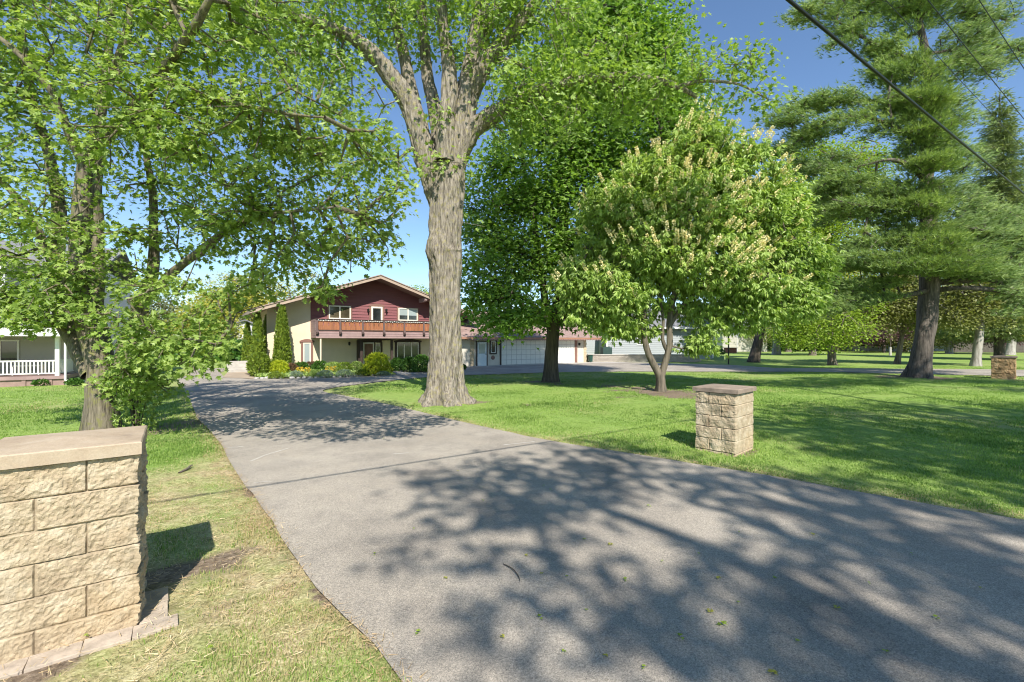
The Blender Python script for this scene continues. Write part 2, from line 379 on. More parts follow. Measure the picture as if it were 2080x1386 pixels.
def shrub(name, label, loc, r, h, n, size, leaf, shape='fold', cat='shrub', group=None, z0=0.0, profile=None, stems=8, loose=.12, up=.5, droop=-.1):
    """rounded, conical or loose shrub; r = (rx, ry), h = height"""
    t = thing(name, label, cat, (loc[0], loc[1], z0), 0, group)
    a = rng.random(n)*2*math.pi; zz = rng.random(n)**.8
    if profile == 'cone': pr = (1-zz)**.62*np.minimum(1, .75+zz*2)
    elif profile in ('low', 'dome'): pr = np.sqrt(np.maximum(0, 1-zz**2))
    else: pr = np.sqrt(np.maximum(0, 1-((zz-.42)/.6)**2))
    rad = pr*(1-.35*rng.random(n)**2.2)
    lump = 1+loose*fbm(np.stack([np.cos(a)*2.2, np.sin(a)*2.2, zz*h*2.5], 1)+loc[0], 3, 7)
    rad = rad*lump
    pos = np.stack([np.cos(a)*rad*r[0], np.sin(a)*rad*r[1], zz*h*(1+.3*loose*(lump-1)) + .02], 1)
    outw = np.stack([np.cos(a), np.sin(a), 0*a+.4], 1); d = outw*.6 + np.array([0, 0, up]) + rng.normal(size=(n, 3))*.45 - np.array([0, 0, droop])
    nor = unit(outw+rng.normal(size=(n, 3))*.5)
    link('foliage', leafmesh('foliage', pos, d, nor, size*(.7+.6*rng.random(n)), shape), leaf, t)
    m = MB()
    for i in range(stems):
        b = rng.random()*6.28; q = .5*rng.random(); e = .35+.35*rng.random()
        m.cyl((math.cos(b)*r[0]*.12, math.sin(b)*r[1]*.12, -.02), (math.cos(b)*r[0]*q, math.sin(b)*r[1]*q, h*e if profile != 'cone' else h*.8*(1-q)), .018 if h < 2 else .03, .006, 5)
    m.build('stems', M['bark_dark'], t)
    return t

# ================================================================== SETTING
left_edge = [(-22.5, 31.5), (-19.8, 28.3), (-16.3, 22.2), (-13.9, 19.1), (-11.6, 16.2), (-9.7, 13.8), (-7.9, 11.4), (-6.2, 9.39), (-5.0, 7.9), (-3.98, 6.575), (-2.85, 5.2), (-1.87, 3.93), (-1.15, 3.1), (-.6, 2.53), (.2, 1.6), (.9, 0.3), (1.2, -2.5)]
near_edge = [(14, -2.5), (11, 1.2), (8.6, 2.9), (6.9, 4.05), (5.41, 4.81), (4.56, 5.54), (3.56, 6.45), (2.13, 7.57), (.57, 8.78), (-1.02, 10.5), (-3.45, 13.3), (-5.77, 15.7), (-6.8, 16.75), (-7.25, 17.5), (-7.2, 18.5), (-6.5, 20.4), (-4.8, 23.3), (-2.7, 25.1), (1.75, 27.2), (5.5, 28), (9.2, 28.2), (14, 28.1), (18.7, 27.9), (21.9, 26.6), (27.4, 24.4), (33, 21), (40, 16.5), (48, 11)]
far_edge = [(52, 17), (44, 23), (38, 28.3), (32.7, 30.2), (25, 31.2), (18.4, 32.0), (17.3, 35.8), (11.3, 40.4), (7.0, 41.2), (6.6, 40.55), (-3.55, 33.6), (-3.5, 31.9), (-4.1, 29.2), (-5.3, 27.4), (-6.9, 25.3), (-9.5, 23.3), (-12.9, 22.5), (-15.2, 24.0), (-17.5, 27.3), (-19.5, 31.5)]
def subdiv(poly, step=.5, wob=.03):
    o = []
    for i in range(len(poly)-1):
        a = np.array(poly[i]); b = np.array(poly[i+1]); n = max(1, int(np.linalg.norm(b-a)/step))
        for k in range(n): o.append(a+(b-a)*k/n)
    o.append(np.array(poly[-1])); o = np.array(o)
    o3 = np.c_[o*1.7, 0*o[:, 0]]; o += wob*np.c_[vnoise(o3, 1), vnoise(o3, 2)]
    return o
def smooth2(poly):
    p, _ = smooth_path([(a, b, 0) for a, b in poly], [1]*len(poly), .45); return [tuple(x[:2]) for x in p]
drive_poly = np.vstack([subdiv(smooth2(left_edge[:]), .3, .035), subdiv(smooth2(near_edge), .3, .035), subdiv(far_edge, .6, .02)])
def in_poly(x, y, poly):
    c = np.zeros(len(x), bool); n = len(poly); j = n-1
    for i in range(n):
        xi, yi = poly[i]; xj, yj = poly[j]
        if yi != yj: c ^= ((yi > y) != (yj > y)) & (x < (xj-xi)*(y-yi)/(yj-yi)+xi)
        j = i
    return c
def dist_poly(x, y, poly, closed=True):
    d = np.full(len(x), 1e9); n = len(poly)
    for i in range(n if closed else n-1):
        a = poly[i]; b = poly[(i+1) % n]; e = b-a; l = max(1e-9, e.dot(e))
        t = np.clip(((x-a[0])*e[0]+(y-a[1])*e[1])/l, 0, 1); d = np.minimum(d, (x-a[0]-t*e[0])**2+(y-a[1]-t*e[1])**2)
    return np.sqrt(d)
def lawn_attrs(x, y, d):
    """dry: thin straw-coloured turf; dirt: bare soil or mulch"""
    p = np.c_[x, y, 0*x]
    verge = np.clip((4.2-np.hypot((x+3.1)/1.3, (y-4.6)/2.3)*2.0), 0, 1)*np.clip((9.5-y)/1.5, 0, 1)
    left = in_poly(x, y, np.array([(-9, -1), (-4.6, -1), (-4.4, 4), (-7.4, 8.8), (-12, 9), (-12, -1)]))*0
    dry = verge*(.62+.3*fbm(p*1.6, 4, 31)) + .3*np.clip(fbm(p*.45, 4, 40)-.1, 0, 1) - left
    dry = dry + .55*np.exp(-d/.28)
    dirt = .5*np.exp(-d/.05) + .45*verge*np.clip(fbm(p*3.4, 4, 33)*1.3-.25, 0, 1)
    for cx, cy, r, a in ((5.6, 17.1, 2.1, .95), (5.0, 18.6, 2.6, .6), (1.9, 21.3, 1.2, .8), (21.3, 23.6, 1.9, .9), (20.0, 24.4, 2.2, .6), (24.5, 22.4, 1.4, .6), (-8.6, 9.5, 1.1, .8), (-7.0, 10.2, 1.3, .55),
                         (-2.9, 3.2, .85, .9), (-2.55, 3.9, .5, .8), (3.75, 8.1, .72, .9), (-2, 13.7, 1.15, .8), (21.6, 40.8, 1, .6), (25.4, 36, .9, .6), (0.4, 13.6, .5, .55), (-15.5, 24.5, 0, 0)):
        if r: dirt = np.maximum(dirt, a*np.clip(1.2-np.hypot(x-cx, y-cy)/r+(.35 if r < 1 else .7)*fbm(p*(2.6 if r < 1 else 1.2)+cx, 4, 5), 0, 1))
    return np.clip(dry, 0, 1), np.clip(dirt, 0, 1)
def axis_(segs):
    o = []
    for a, b, st in segs: o += list(np.arange(a, b-1e-6, st))
    return np.array(o+[segs[-1][1]])
ax = axis_([(-400, -80, 40), (-80, -30, 5), (-30, -8, .5), (-8, 7, .09), (7, 16, .3), (16, 45, .6), (45, 120, 8), (120, 420, 50)])
ay = axis_([(-60, -6, 6), (-6, 1.5, .5), (1.5, 12, .09), (12, 20, .25), (20, 45, .5), (45, 120, 5), (120, 600, 60)])
gx, gy = np.meshgrid(ax, ay); xs, ys = gx.ravel(), gy.ravel()
dd_ = dist_poly(xs, ys, drive_poly); dry, dirt = lawn_attrs(xs, ys, dd_)
ind = in_poly(xs, ys, drive_poly)
zz = .02*fbm(np.c_[xs, ys, 0*xs]*.5, 3, 60)*(np.abs(xs) < 60)*(1-ind)*np.clip(dd_/.6, 0, 1) + .008*fbm(np.c_[xs, ys, 0*xs]*5, 2, 61)*(1-ind)
zz = np.where(ind, -.03, zz-.002)
nx_, ny_ = len(ax), len(ay)
ii = (np.arange(ny_-1)[:, None]*nx_+np.arange(nx_-1)[None]).ravel()
Fg = np.stack([ii, ii+1, ii+nx_+1, ii+nx_], -1)
m, t, b = new_mat('lawn'); b.inputs['Roughness'].default_value = .85; b.inputs['Specular IOR Level'].default_value = .2
big = noise(t, .35, 5, .6); mid = noise(t, 3.0, 5, .65); fine = noise(t, 45, 4, .7); blade = noise(t, 26, 3, .6, stretch=(1, .35, 1))
fine = math_(t, 'ADD', math_(t, 'MULTIPLY', fine, .55), math_(t, 'MULTIPLY', noise(t, 7.5, 6, .75), .45)); green = ramp(t, fine, [(.36, (.08, .14, .025)), (.5, (.2, .31, .065)), (.64, (.36, .48, .14))])
green = mixc(t, ramp(t, big, [(.35, (0, 0, 0)), (.65, (1, 1, 1))]), green, mixc(t, .4, green, (.3, .36, .09)))
green = mixc(t, math_(t, 'MULTIPLY', ramp(t, mid, [(.5, (0, 0, 0)), (.72, (1, 1, 1))]), .4), green, (.2, .24, .06))
straw = ramp(t, fine, [(.4, (.22, .17, .09)), (.5, (.4, .32, .18)), (.6, (.62, .52, .33))])
soil = ramp(t, noise(t, 22, 6, .75), [(.3, (.07, .05, .035)), (.5, (.2, .15, .105)), (.7, (.36, .29, .22))])
c = mixc(t, math_(t, 'MULTIPLY', attr(t, 'dry'), ramp(t, mid, [(.3, (.45, .45, .45)), (.6, (1, 1, 1))])), green, straw)
dm = math_(t, 'ADD', attr(t, 'dirt'), math_(t, 'MULTIPLY', math_(t, 'SUBTRACT', fine, .5), .9))
c = mixc(t, ramp(t, dm, [(.38, (0, 0, 0)), (.58, (1, 1, 1))]), c, soil)
t.links.new(c, b.inputs['Base Color']); bump(t, b, math_(t, 'ADD', fine, blade), .9, .03)
M['lawn'] = m
tag(link('lawn', npmesh('lawn', np.c_[xs, ys, zz], Fg, {'dry': dry, 'dirt': dirt}, True), m), kind='structure')

# asphalt
m, t, b = new_mat('asphalt'); b.inputs['Roughness'].default_value = .88; b.inputs['Specular IOR Level'].default_value = .3
big = noise(t, .5, 5, .6); grit = noise(t, 130, 3, .8); grit2 = noise(t, 55, 4, .75)
vo = t.nodes.new("ShaderNodeTexVoronoi"); vo.inputs['Scale'].default_value = 75; tcn = t.nodes.new("ShaderNodeTexCoord"); t.links.new(tcn.outputs['Object'], vo.inputs['Vector'])
c = ramp(t, big, [(.35, (.275, .243, .205)), (.65, (.36, .32, .27))])
c = mixc(t, .85, c, ramp(t, grit, [(.3, (.3, .3, .3)), (.5, (1, 1, 1)), (.7, (1.8, 1.76, 1.7))]), 'MULTIPLY')
c = mixc(t, .6, c, ramp(t, grit2, [(.3, (.6, .6, .6)), (.5, (1, 1, 1)), (.7, (1.35, 1.33, 1.3))]), 'MULTIPLY')

stone = ramp(t, vo.outputs['Distance'], [(.16, (1, 1, 1)), (.28, (0, 0, 0))])
sx = t.nodes.new("ShaderNodeSeparateColor"); t.links.new(vo.outputs['Color'], sx.inputs[0])
pick = math_(t, 'MULTIPLY', math_(t, 'GREATER_THAN', sx.outputs[0], .86), stone); c = mixc(t, math_(t, 'MULTIPLY', pick, .75), c, (.42, .4, .37))
pick = math_(t, 'MULTIPLY', math_(t, 'LESS_THAN', sx.outputs[1], .16), stone); c = mixc(t, math_(t, 'MULTIPLY', pick, .7), c, (.06, .06, .06))
# oil-dark blotches and worn paler tracks
c = mixc(t, .75, c, ramp(t, noise(t, 1.1, 7, .7), [(.3, (.66, .66, .68)), (.5, (1, 1, 1)), (.7, (1.17, 1.15, 1.12))]), 'MULTIPLY'); c = mixc(t, ramp(t, noise(t, 2.3, 3, .5), [(.68, (0, 0, 0)), (.76, (.4, .4, .4))]), c, (.1, .095, .09))
t.links.new(c, b.inputs['Base Color']); bump(t, b, math_(t, 'ADD', grit, grit2), .55, .006)
M['asphalt'] = m
def sheet(name, poly, z, mat, kind='structure', parent=None, thick=0.0):
    from mathutils.geometry import delaunay_2d_cdt
    pv = [Vector((float(p[0]), float(p[1]))) for p in poly]; n_ = len(pv); arr = np.array([[p.x, p.y] for p in pv])
    V2, _, F2, *_r = delaunay_2d_cdt(pv, [(i, (i+1) % n_) for i in range(n_)], [], 0, 1e-5)
    bm = bmesh.new(); vs = [bm.verts.new((p[0], p[1], z)) for p in V2]
    for f2 in F2:
        c2 = sum((V2[i] for i in f2), Vector((0, 0)))/len(f2)
        if in_poly(np.array([c2.x]), np.array([c2.y]), arr)[0]: bm.faces.new([vs[i] for i in f2])
    for f in bm.faces:
        if f.normal.z < 0: f.normal_flip()
    if thick:
        ex = bmesh.ops.extrude_face_region(bm, geom=list(bm.faces)); 
        for v in ex['geom']:
            if isinstance(v, bmesh.types.BMVert): v.co.z -= thick
        bmesh.ops.recalc_face_normals(bm, faces=bm.faces)
    me = bpy.data.meshes.new(name); bm.to_mesh(me); bm.free(); o = link(name, me, mat, parent)
    if kind: tag(o, kind=kind)
    return o
sheet('driveway', drive_poly, .012, M['asphalt'])
# sealed cracks wandering across the drive
M['crack'] = paint('crack_filler', (.55, .51, .46), .9, .2, 8)
mb = MB()
def ribbon(mb, pts, wd, z, amp=.05, seed=0):
    pts = subdiv(pts, .12, 0); q = np.c_[pts*2.1, 0*pts[:, 0]+seed]; pts = pts+amp*np.c_[fbm(q, 3, 1), fbm(q, 3, 2)]
    d = unit(np.gradient(pts, axis=0)); nn = np.c_[-d[:, 1], d[:, 0]]; ww = wd*(.45+.8*np.abs(vnoise(q*3, 4)))
    for i in range(len(pts)-1):
        if vnoise(np.array([[i*.3, seed, 0.]]), 8)[0] < -.3: continue
        a, b_ = pts[i], pts[i+1]
        mb.poly([(*(a-nn[i]*ww[i]), z), (*(b_-nn[i+1]*ww[i+1]), z), (*(b_+nn[i+1]*ww[i+1]), z), (*(a+nn[i]*ww[i]), z)])
ribbon(mb, [G(505, 938), G(560, 920), G(640, 895), G(690, 886)], .018, .0165, seed=1)
ribbon(mb, [G(800, 925), G(930, 915), G(1100, 897)], .016, .0165, seed=2)
ribbon(mb, [G(470, 912), G(520, 905), G(560, 902)], .014, .0165, seed=3)
ribbon(mb, [G(470, 985), G(620, 978), G(820, 940)], .007, .0165, seed=5)
tag(mb.build('crack_filler', M['crack']), kind='stuff')
# concrete
M['concrete'] = paint('pale_concrete', (.42, .39, .35), .85, .16, 2.5, .3, 40)
M['flag'] = paint('tan_flagstone', (.36, .28, .2), .85, .25, 1.5, .4, 20)
TH = R(33.4); U = np.array([math.cos(TH), math.sin(TH)]); Vv = np.array([-U[1], U[0]]); H0 = np.array([-12.938, 29.3])
def hw(s, y): return H0+U*s+Vv*y
gar0 = 11.433; garY = -1.43
sheet('garage_apron', [hw(gar0-1.0, garY-.05), hw(gar0-.8, garY-1.1), hw(gar0+11, garY-1.5), hw(gar0+13.5, garY-3.0), hw(gar0+13.5, garY-.05)], .018, M['concrete'])
sheet('front_walk', [(-8.3, 30.6), (-6.3, 25.2), (-5.2, 26.9), (-5.6, 29.5), (-7.2, 31.6)], .02, M['concrete'])
sheet('side_path', [(-15.0, 23.6), (-12.75, 22.55), (-12.9, 24.4), (-15.6, 28.5), (-17.2, 31), (-18.3, 29.5)], .02, M['flag'])
# soil bed along the house
M['mulch'] = paint('mulch', (.1, .075, .05), .95, .5, 18, .8, 40)
bedp = [(-12.7, 22.75), (-9.5, 23.5), (-6.95, 25.5), (-7.9, 28.4), (-8.6, 30.6), tuple(hw(2.6, -.02)), tuple(hw(-2.5, -.02)), (-15.3, 26.0), (-13.6, 24.0)]
sheet('garden_bed', subdiv(bedp+[bedp[0]], .4, .06)[:-1], .045, M['mulch'])
bed2 = [(-6.2, 27.2), (-5.0, 27.9), (-4.4, 30.2), (-3.7, 31.6), tuple(hw(10, -.05)), tuple(hw(5.2, -.05)), (-6.6, 30.5)]
sheet('garden_bed', subdiv(bed2+[bed2[0]], .4, .05)[:-1], .045, M['mulch'])

# ================================================================== GRASS BLADES (stuff)
def blades(n, box, ywt, hmin, hmax, wid):
    """random blades, thinner with distance"""
    x = rng.uniform(box[0], box[1], n*3); y = rng.uniform(box[2], box[3], n*3)
    keep = rng.random(len(x)) < np.clip((ywt/y)**1.6, 0, 1); keep &= np.abs(x) < y*1.2+.5
    x, y = x[keep], y[keep]
    d = dist_poly(x, y, drive_poly[::2]); ind = in_poly(x, y, drive_poly)
    ok = (~ind) | (d < .015); x, y, d = x[ok], y[ok], d[ok]
    dr, di = lawn_attrs(x, y, np.where(d < .3, d*1.4, 9)); p = np.c_[x, y, 0*x]
    dens = np.clip(1-.98*di*1.15-.35*dr, 0.02, 1)*np.clip(.8+(.5+1.1*dr)*fbm(p*4, 3, 77), .05, 1.3); ok = rng.random(len(x)) < dens
    x, y, d, dr = x[ok], y[ok], d[ok], dr[ok]
    for c, th, hw_, hd in NOGRASS:
        lx = (x-c[0])*math.cos(th)+(y-c[1])*math.sin(th); ly = -(x-c[0])*math.sin(th)+(y-c[1])*math.cos(th)
        ok = (np.abs(lx) > hw_) | (np.abs(ly) > hd); x, y, d, dr = x[ok], y[ok], d[ok], dr[ok]
    x, y, dr = x[:n], y[:n], dr[:n]; k = len(x); p = np.c_[x, y, 0*x]
    a = rng.random(k)*6.283; h = (hmin+(hmax-hmin)*rng.random(k))*(1-.3*dr)*(.8+.35*fbm(p*1.3, 2, 3)); lean = h*(.25+.75*rng.random(k)); wd = wid*(.6+.8*rng.random(k))*np.clip(y/4, 1, 3.0)
    la = a+rng.normal(size=k)*.9+1.57
    z0 = -.012+0*x
    A = np.c_[x-np.cos(a)*wd/2, y-np.sin(a)*wd/2, z0]; B = np.c_[x+np.cos(a)*wd/2, y+np.sin(a)*wd/2, z0]
    mx1 = x+np.cos(la)*lean*.35; my1 = y+np.sin(la)*lean*.35
    C = np.c_[mx1+np.cos(a)*wd*.35, my1+np.sin(a)*wd*.35, h*.6]; D = np.c_[mx1-np.cos(a)*wd*.35, my1-np.sin(a)*wd*.35, h*.6]
    E_ = np.c_[x+np.cos(la)*lean, y+np.sin(la)*lean, h]
    V = np.stack([A, B, C, D, E_], 1).reshape(-1, 3); o = np.arange(k)*5
    F = [np.stack([o, o+1, o+2, o+3], -1), np.stack([o+3, o+2, o+4], -1)]
    rn = np.clip(.5*rng.random(k)+.35*(fbm(p*.9, 3, 12)+.6)*.6+.0, 0, 1)
    return npmesh('lawn_grass', V, F, {'rnd': np.repeat(rn, 5), 'dry': np.repeat(np.where(rng.random(k) < dr*.75, .9, 0), 5)})
NOGRASS = [((-2.8, 3.2), R(36.5), .44, .44), ((3.74, 8.05), R(43), .39, .39)]
m, t, b = new_mat('grass_blade'); b.inputs['Roughness'].default_value = .5; b.inputs['Specular IOR Level'].default_value = .3
c = ramp(t, attr(t, 'rnd'), [(0, (.1, .18, .035)), (.5, (.26, .37, .085)), (1, (.46, .54, .19))])
c = mixc(t, attr(t, 'dry'), c, ramp(t, attr(t, 'rnd'), [(0, (.4, .32, .16)), (1, (.65, .55, .34))]))
t.links.new(c, b.inputs['Base Color']); tr = t.nodes.new("ShaderNodeBsdfTranslucent"); t.links.new(mixc(t, 1.0, c, (1.3, 1.5, .7), 'MULTIPLY'), tr.inputs[0])
ms = t.nodes.new("ShaderNodeMixShader"); ms.inputs[0].default_value = .35; t.links.new(b.outputs[0], ms.inputs[1]); t.links.new(tr.outputs[0], ms.inputs[2]); t.links.new(ms.outputs[0], t.nodes['Material Output'].inputs[0])
M['blade'] = m
# dead thatch: along the asphalt edge and through the worn verge
n_ = 420000; xx = rng.uniform(-9, 9, n_); yy = rng.uniform(1.6, 12, n_); ok = np.abs(xx) < yy*1.2+.4; xx, yy = xx[ok], yy[ok]
d_ = dist_poly(xx, yy, drive_poly[::2]); in_ = in_poly(xx, yy, drive_poly); dr_, di_ = lawn_attrs(xx, yy, np.full(len(xx), 9.))
pr_ = np.where(in_, .55*np.exp(-d_/.03), .85*np.exp(-d_/.13)+.34*dr_)*(1+.9*fbm(np.c_[xx, yy, 0*xx]*3, 3, 5)); ok = rng.random(len(xx)) < pr_; xx, yy, d_ = xx[ok], yy[ok], d_[ok]
P_ = np.c_[xx, yy, np.where(in_poly(xx, yy, drive_poly), .02, .012)+.02*rng.random(len(xx))]; D_ = rng.normal(size=P_.shape)*np.array([1, 1, .25])
mt = leafmat('dead_thatch', (.3, .17, .08), (.5, .34, .17), (.68, .56, .36), .1, .7)
tag(link('dead_grass', leafmesh('dead_grass', P_, D_, np.tile([0, .1, 1.], (len(P_), 1))+.3*rng.normal(size=P_.shape), .035+.045*rng.random(len(P_)), 'needle', np.clip(rng.random(len(P_))*.7+.3*(d_ > .25), 0, 1)), mt), kind='stuff')
tag(link('lawn_grass', blades(170000, (-8, 0.5, 1.5, 9.5), 3.4, .018, .045, .0045), m), kind='stuff')
tag(link('lawn_grass', blades(230000, (-3, 20, 4.2, 17), 6.0, .022, .048, .006), m), kind='stuff')
tag(link('lawn_grass', blades(60000, (-22, -5, 7, 19), 9, .03, .06, .006), m), kind='stuff')
tag(link('lawn_grass', blades(90000, (-6, 38, 16, 34), 20, .03, .055, .007), m), kind='stuff')

# ================================================================== STONE PILLARS
def stonemat(name, c0, c1, c2):
    m, t, b = new_mat(name); b.inputs['Roughness'].default_value = .92
    n = noise(t, 6, 6, .65); f = noise(t, 60, 5, .75); g = noise(t, 1.7, 3)
    c = ramp(t, n, [(.3, c0), (.5, c1), (.7, c2)]); c = mixc(t, .7, c, ramp(t, f, [(.3, (.62, .6, .57)), (.5, (1, 1, 1)), (.7, (1.3, 1.28, 1.22))]), 'MULTIPLY')
    c = mixc(t, math_(t, 'MULTIPLY', ramp(t, g, [(.5, (0, 0, 0)), (.7, (1, 1, 1))]), .35), c, (.42, .27, .12)); c = mixc(t, math_(t, 'MULTIPLY', ramp(t, noise(t, 2.6, 6, .7, stretch=(1, 1, .5)), [(.55, (0, 0, 0)), (.7, (1, 1, 1))]), .4), c, (.2, .17, .13))
    c = mixc(t, ramp(t, attr(t, 'joint'), [(.3, (0, 0, 0)), (1, (.6, .6, .6))]), c, (.2, .16, .11))
    t.links.new(c, b.inputs['Base Color']); bump(t, b, math_(t, 'ADD', f, n), .6, .012); return m
M['splitface'] = stonemat('split_face_block', (.28, .21, .135), (.42, .335, .225), (.52, .44, .325))
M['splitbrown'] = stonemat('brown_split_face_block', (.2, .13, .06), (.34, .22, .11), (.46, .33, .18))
m, t, b = new_mat('cap_stone'); b.inputs['Roughness'].default_value = .85
n = noise(t, 3, 6, .65); f = noise(t, 90, 4, .8)
c = ramp(t, n, [(.3, (.3, .22, .15)), (.5, (.4, .31, .22)), (.7, (.47, .39, .29))]); c = mixc(t, .6, c, ramp(t, f, [(.3, (.7, .7, .7)), (.5, (1, 1, 1)), (.7, (1.25, 1.25, 1.25))]), 'MULTIPLY')
c = mixc(t, ramp(t, noise(t, 2.2, 4, .7), [(.58, (0, 0, 0)), (.7, (.5, .5, .5))]), c, (.17, .14, .12))
t.links.new(c, b.inputs['Base Color']); bump(t, b, f, .35, .004); M['cap'] = m
def pillar(label, corner, th, W, D, hb, cap, over, mat, res=.01, hand=-1, amp=1.0, capmat=None, course=.2, blk=.457, side_first=0, seed=0):
    """corner = nearest base corner; W runs to the left (-u), D runs back (+v)"""
    u = np.array([math.cos(th), math.sin(th)]); v = np.array([-u[1], u[0]]); c = np.array(corner)+hand*u*W/2+v*D/2
    t = thing('stone_pillar', label, 'pillar', (c[0], c[1], 0), th, 'stone gate pillars along the drive')
    per = 2*(W+D); n = int(per/res); m_ = int(hb/res)+1
    s = np.arange(n)*per/n; z = np.linspace(-.04, hb, m_)
    S, Zg = np.meshgrid(s, z, indexing='xy'); S = S.ravel(); Zg = Zg.ravel()
    edges = np.cumsum([0, W, D, W, D]); side = np.clip(np.searchsorted(edges, S, side='right')-1, 0, 3); a = S-edges[side]; Ls = np.array([W, D, W, D])[side]
    st = np.array([(-W/2, -D/2), (W/2, -D/2), (W/2, D/2), (-W/2, D/2)]); dr = np.array([(1, 0), (0, 1), (-1, 0), (0, -1)]); no = np.array([(0, -1), (1, 0), (0, 1), (-1, 0)])
    pos = st[side]+dr[side]*a[:, None]
    rc = .02; k1 = np.clip(1-a/rc, 0, 1); k2 = np.clip(1-(Ls-a)/rc, 0, 1)
    nn = unit(no[side]+k1[:, None]*no[(side+3) % 4]+k2[:, None]*no[(side+1) % 4])
    zz = hb-Zg; row = np.floor(zz/course).astype(int); fr = (zz/course-row)*course; ez = np.minimum(fr, course-fr)
    # running bond: whole block + half block, swapping every course
    half = blk/2; Lb = Ls; jp = np.where((row+side) % 2 == 0, Lb-half, half)
    jx = np.abs(a-jp)
    wide = W > .9
    if wide: jx = np.minimum(jx, np.abs(a-np.where((row+side) % 2 == 0, half, Lb-half))*np.where(Ls > .9, 1, 9)+0)
    bid = row*7+side*31+(a > jp)*3
    e = np.minimum(ez, jx); bev = np.clip((e-.001)/.007, 0, 1); bev = bev*bev*(3-2*bev)
    q = np.c_[pos, Zg]*1.0
    off = (_h(bid.astype(np.int64), bid.astype(np.int64)*3, 0*bid.astype(np.int64), seed)-.5)*.014
    chip = np.abs(vnoise(q*28+bid[:, None]*3.1, 3)); 
    d = .012+off*.7+.005*fbm(q*7+bid[:, None]*1.3, 2, seed)+.0055*fbm(q*26, 3, seed+4)+.006*(.5-chip)+.004*vnoise(q*85, 6)
    d = .012+(d-.012)*amp; d = np.where((side % 2 == 1), d*1.6+.016*vnoise(q*9, 12)+.01, d)
    d = np.maximum(d, -.012)*bev-.001*(1-bev)
    V = np.c_[pos+nn*d[:, None], Zg]
    i = np.arange(m_-1)[:, None]*n; j = np.arange(n)[None]; j2 = (j+1) % n
    F = np.stack([i+j, i+j2, i+n+j2, i+n+j], -1).reshape(-1, 4)
    link('block_shaft', npmesh('block_shaft', V, F, {'joint': (1-bev)}, False), mat, t)
    # cap with a shallow hipped top and uneven sawn edge
    x, y = W/2+over, D/2+over; mb = MB(); k = 14
    ring = []
    for (x0, y0, x1, y1) in ((-x, -y, x, -y), (x, -y, x, y), (x, y, -x, y), (-x, y, -x, -y)):
        for i in range(k): ring.append((x0+(x1-x0)*i/k+.0015*random.uniform(-1, 1), y0+(y1-y0)*i/k+.0015*random.uniform(-1, 1)))
    z0, z1 = hb+.001, hb+cap
    n_ = len(ring)
    mb.v += [(p[0], p[1], z0) for p in ring]+[(p[0]*1.004, p[1]*1.004, z1-.008) for p in ring]+[(p[0]*.985, p[1]*.985, z1) for p in ring]+[(p[0]*.05, p[1]*.05, z1+.022) for p in ring]
    mb.f += [tuple(range(n_-1, -1, -1)), tuple(range(3*n_, 4*n_))]+[(L_*n_+i, L_*n_+(i+1) % n_, (L_+1)*n_+(i+1) % n_, (L_+1)*n_+i) for L_ in range(3) for i in range(n_)]
    mb.build('cap', capmat or M['cap'], t)
    return t
pillar('tan split-face block pillar with smooth cap nearest the camera, cut off by the photo edge', (-2.52, 3.03), R(36.5), .686, .64, 1.149, .085, .045, M['splitface'], .0075, seed=2)
pillar('tan block pillar with brown cap standing on the lawn between the drive and the flowering tree', (3.725, 7.57), R(43), .74, .67, 1.02, .075, .05, M['splitface'], .011, 1, .65, paint('weathered_cap', (.25, .19, .145), .9, .3, 5, .3, 60), seed=5)
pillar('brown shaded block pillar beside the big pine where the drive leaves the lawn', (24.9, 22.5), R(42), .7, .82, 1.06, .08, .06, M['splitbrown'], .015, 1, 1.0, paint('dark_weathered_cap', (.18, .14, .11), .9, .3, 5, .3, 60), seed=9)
# pavers round the near pillar
M['paver'] = paint('pink_grey_paver', (.4, .33, .26), .9, .28, 9, .5, 70)
up_ = np.array([math.cos(R(36.5)), math.sin(R(36.5))]); vp_ = np.array([-up_[1], up_[0]])
k = 0
for i in range(7):
    for side_ in (0, 1):
        if side_ and i > 1: continue
        L_, w_ = .238, .145
        if side_ == 0: c_ = np.array((-2.52, 3.03))+up_*(.12-i*.24)+vp_*(-.085)
        else: c_ = np.array((-2.52, 3.03))+up_*(.105)+vp_*(.11+i*.24)
        mb = MB().box(-L_/2, L_/2, -w_/2-.004, w_/2+.004, -.05, .006+.004*random.random())
        o = mb.build('paving_stone', M['paver'], None, bevel=.004, loc=(c_[0], c_[1], .0))
        o.rotation_euler = (R(random.uniform(-1.5, 1.5)), R(random.uniform(-1, 1)), R(36.5)+(R(90) if side_ else 0)+R(random.uniform(-1.5, 1.5)))
        tag(o, 'pinkish concrete paver in the strip at the foot of the nearest pillar', 'paving stone', 'pavers round the nearest pillar')

# ================================================================== CHALET HOUSE
M['stucco'] = paint('cream_stucco', (.68, .58, .42), .9, .07, 1.2)
M['stucco_white'] = paint('pale_stucco', (.6, .55, .47), .9, .06, 1.2)
M['redsiding'] = paint('dark_red_siding', (.21, .07, .075), .6, .14, 2, .2, 30, (.3, 1, 4))
M['trim_brown'] = paint('reddish_brown_trim', (.22, .115, .09), .6, .12)
M['trim_dark'] = paint('dark_brown_timber', (.045, .028, .022), .6, .2, 6)
M['fascia'] = paint('tan_fascia', (.4, .3, .23), .6, .1, 3)
M['rail_side'] = paint('mauve_brown_boards', (.3, .2, .19), .7, .12, 3)
M['post_dark'] = paint('dark_mauve_post', (.13, .085, .08), .7, .12, 3)
M['orange_wood'] = paint('orange_stained_planks', (.33, .13, .06), .5, .3, 4, .2, 20, (1, 1, .2))
M['white'] = paint('white_paint', (.78, .76, .7), .5, .04)
M['cream'] = paint('cream_window_frame', (.76, .7, .58), .5, .04)
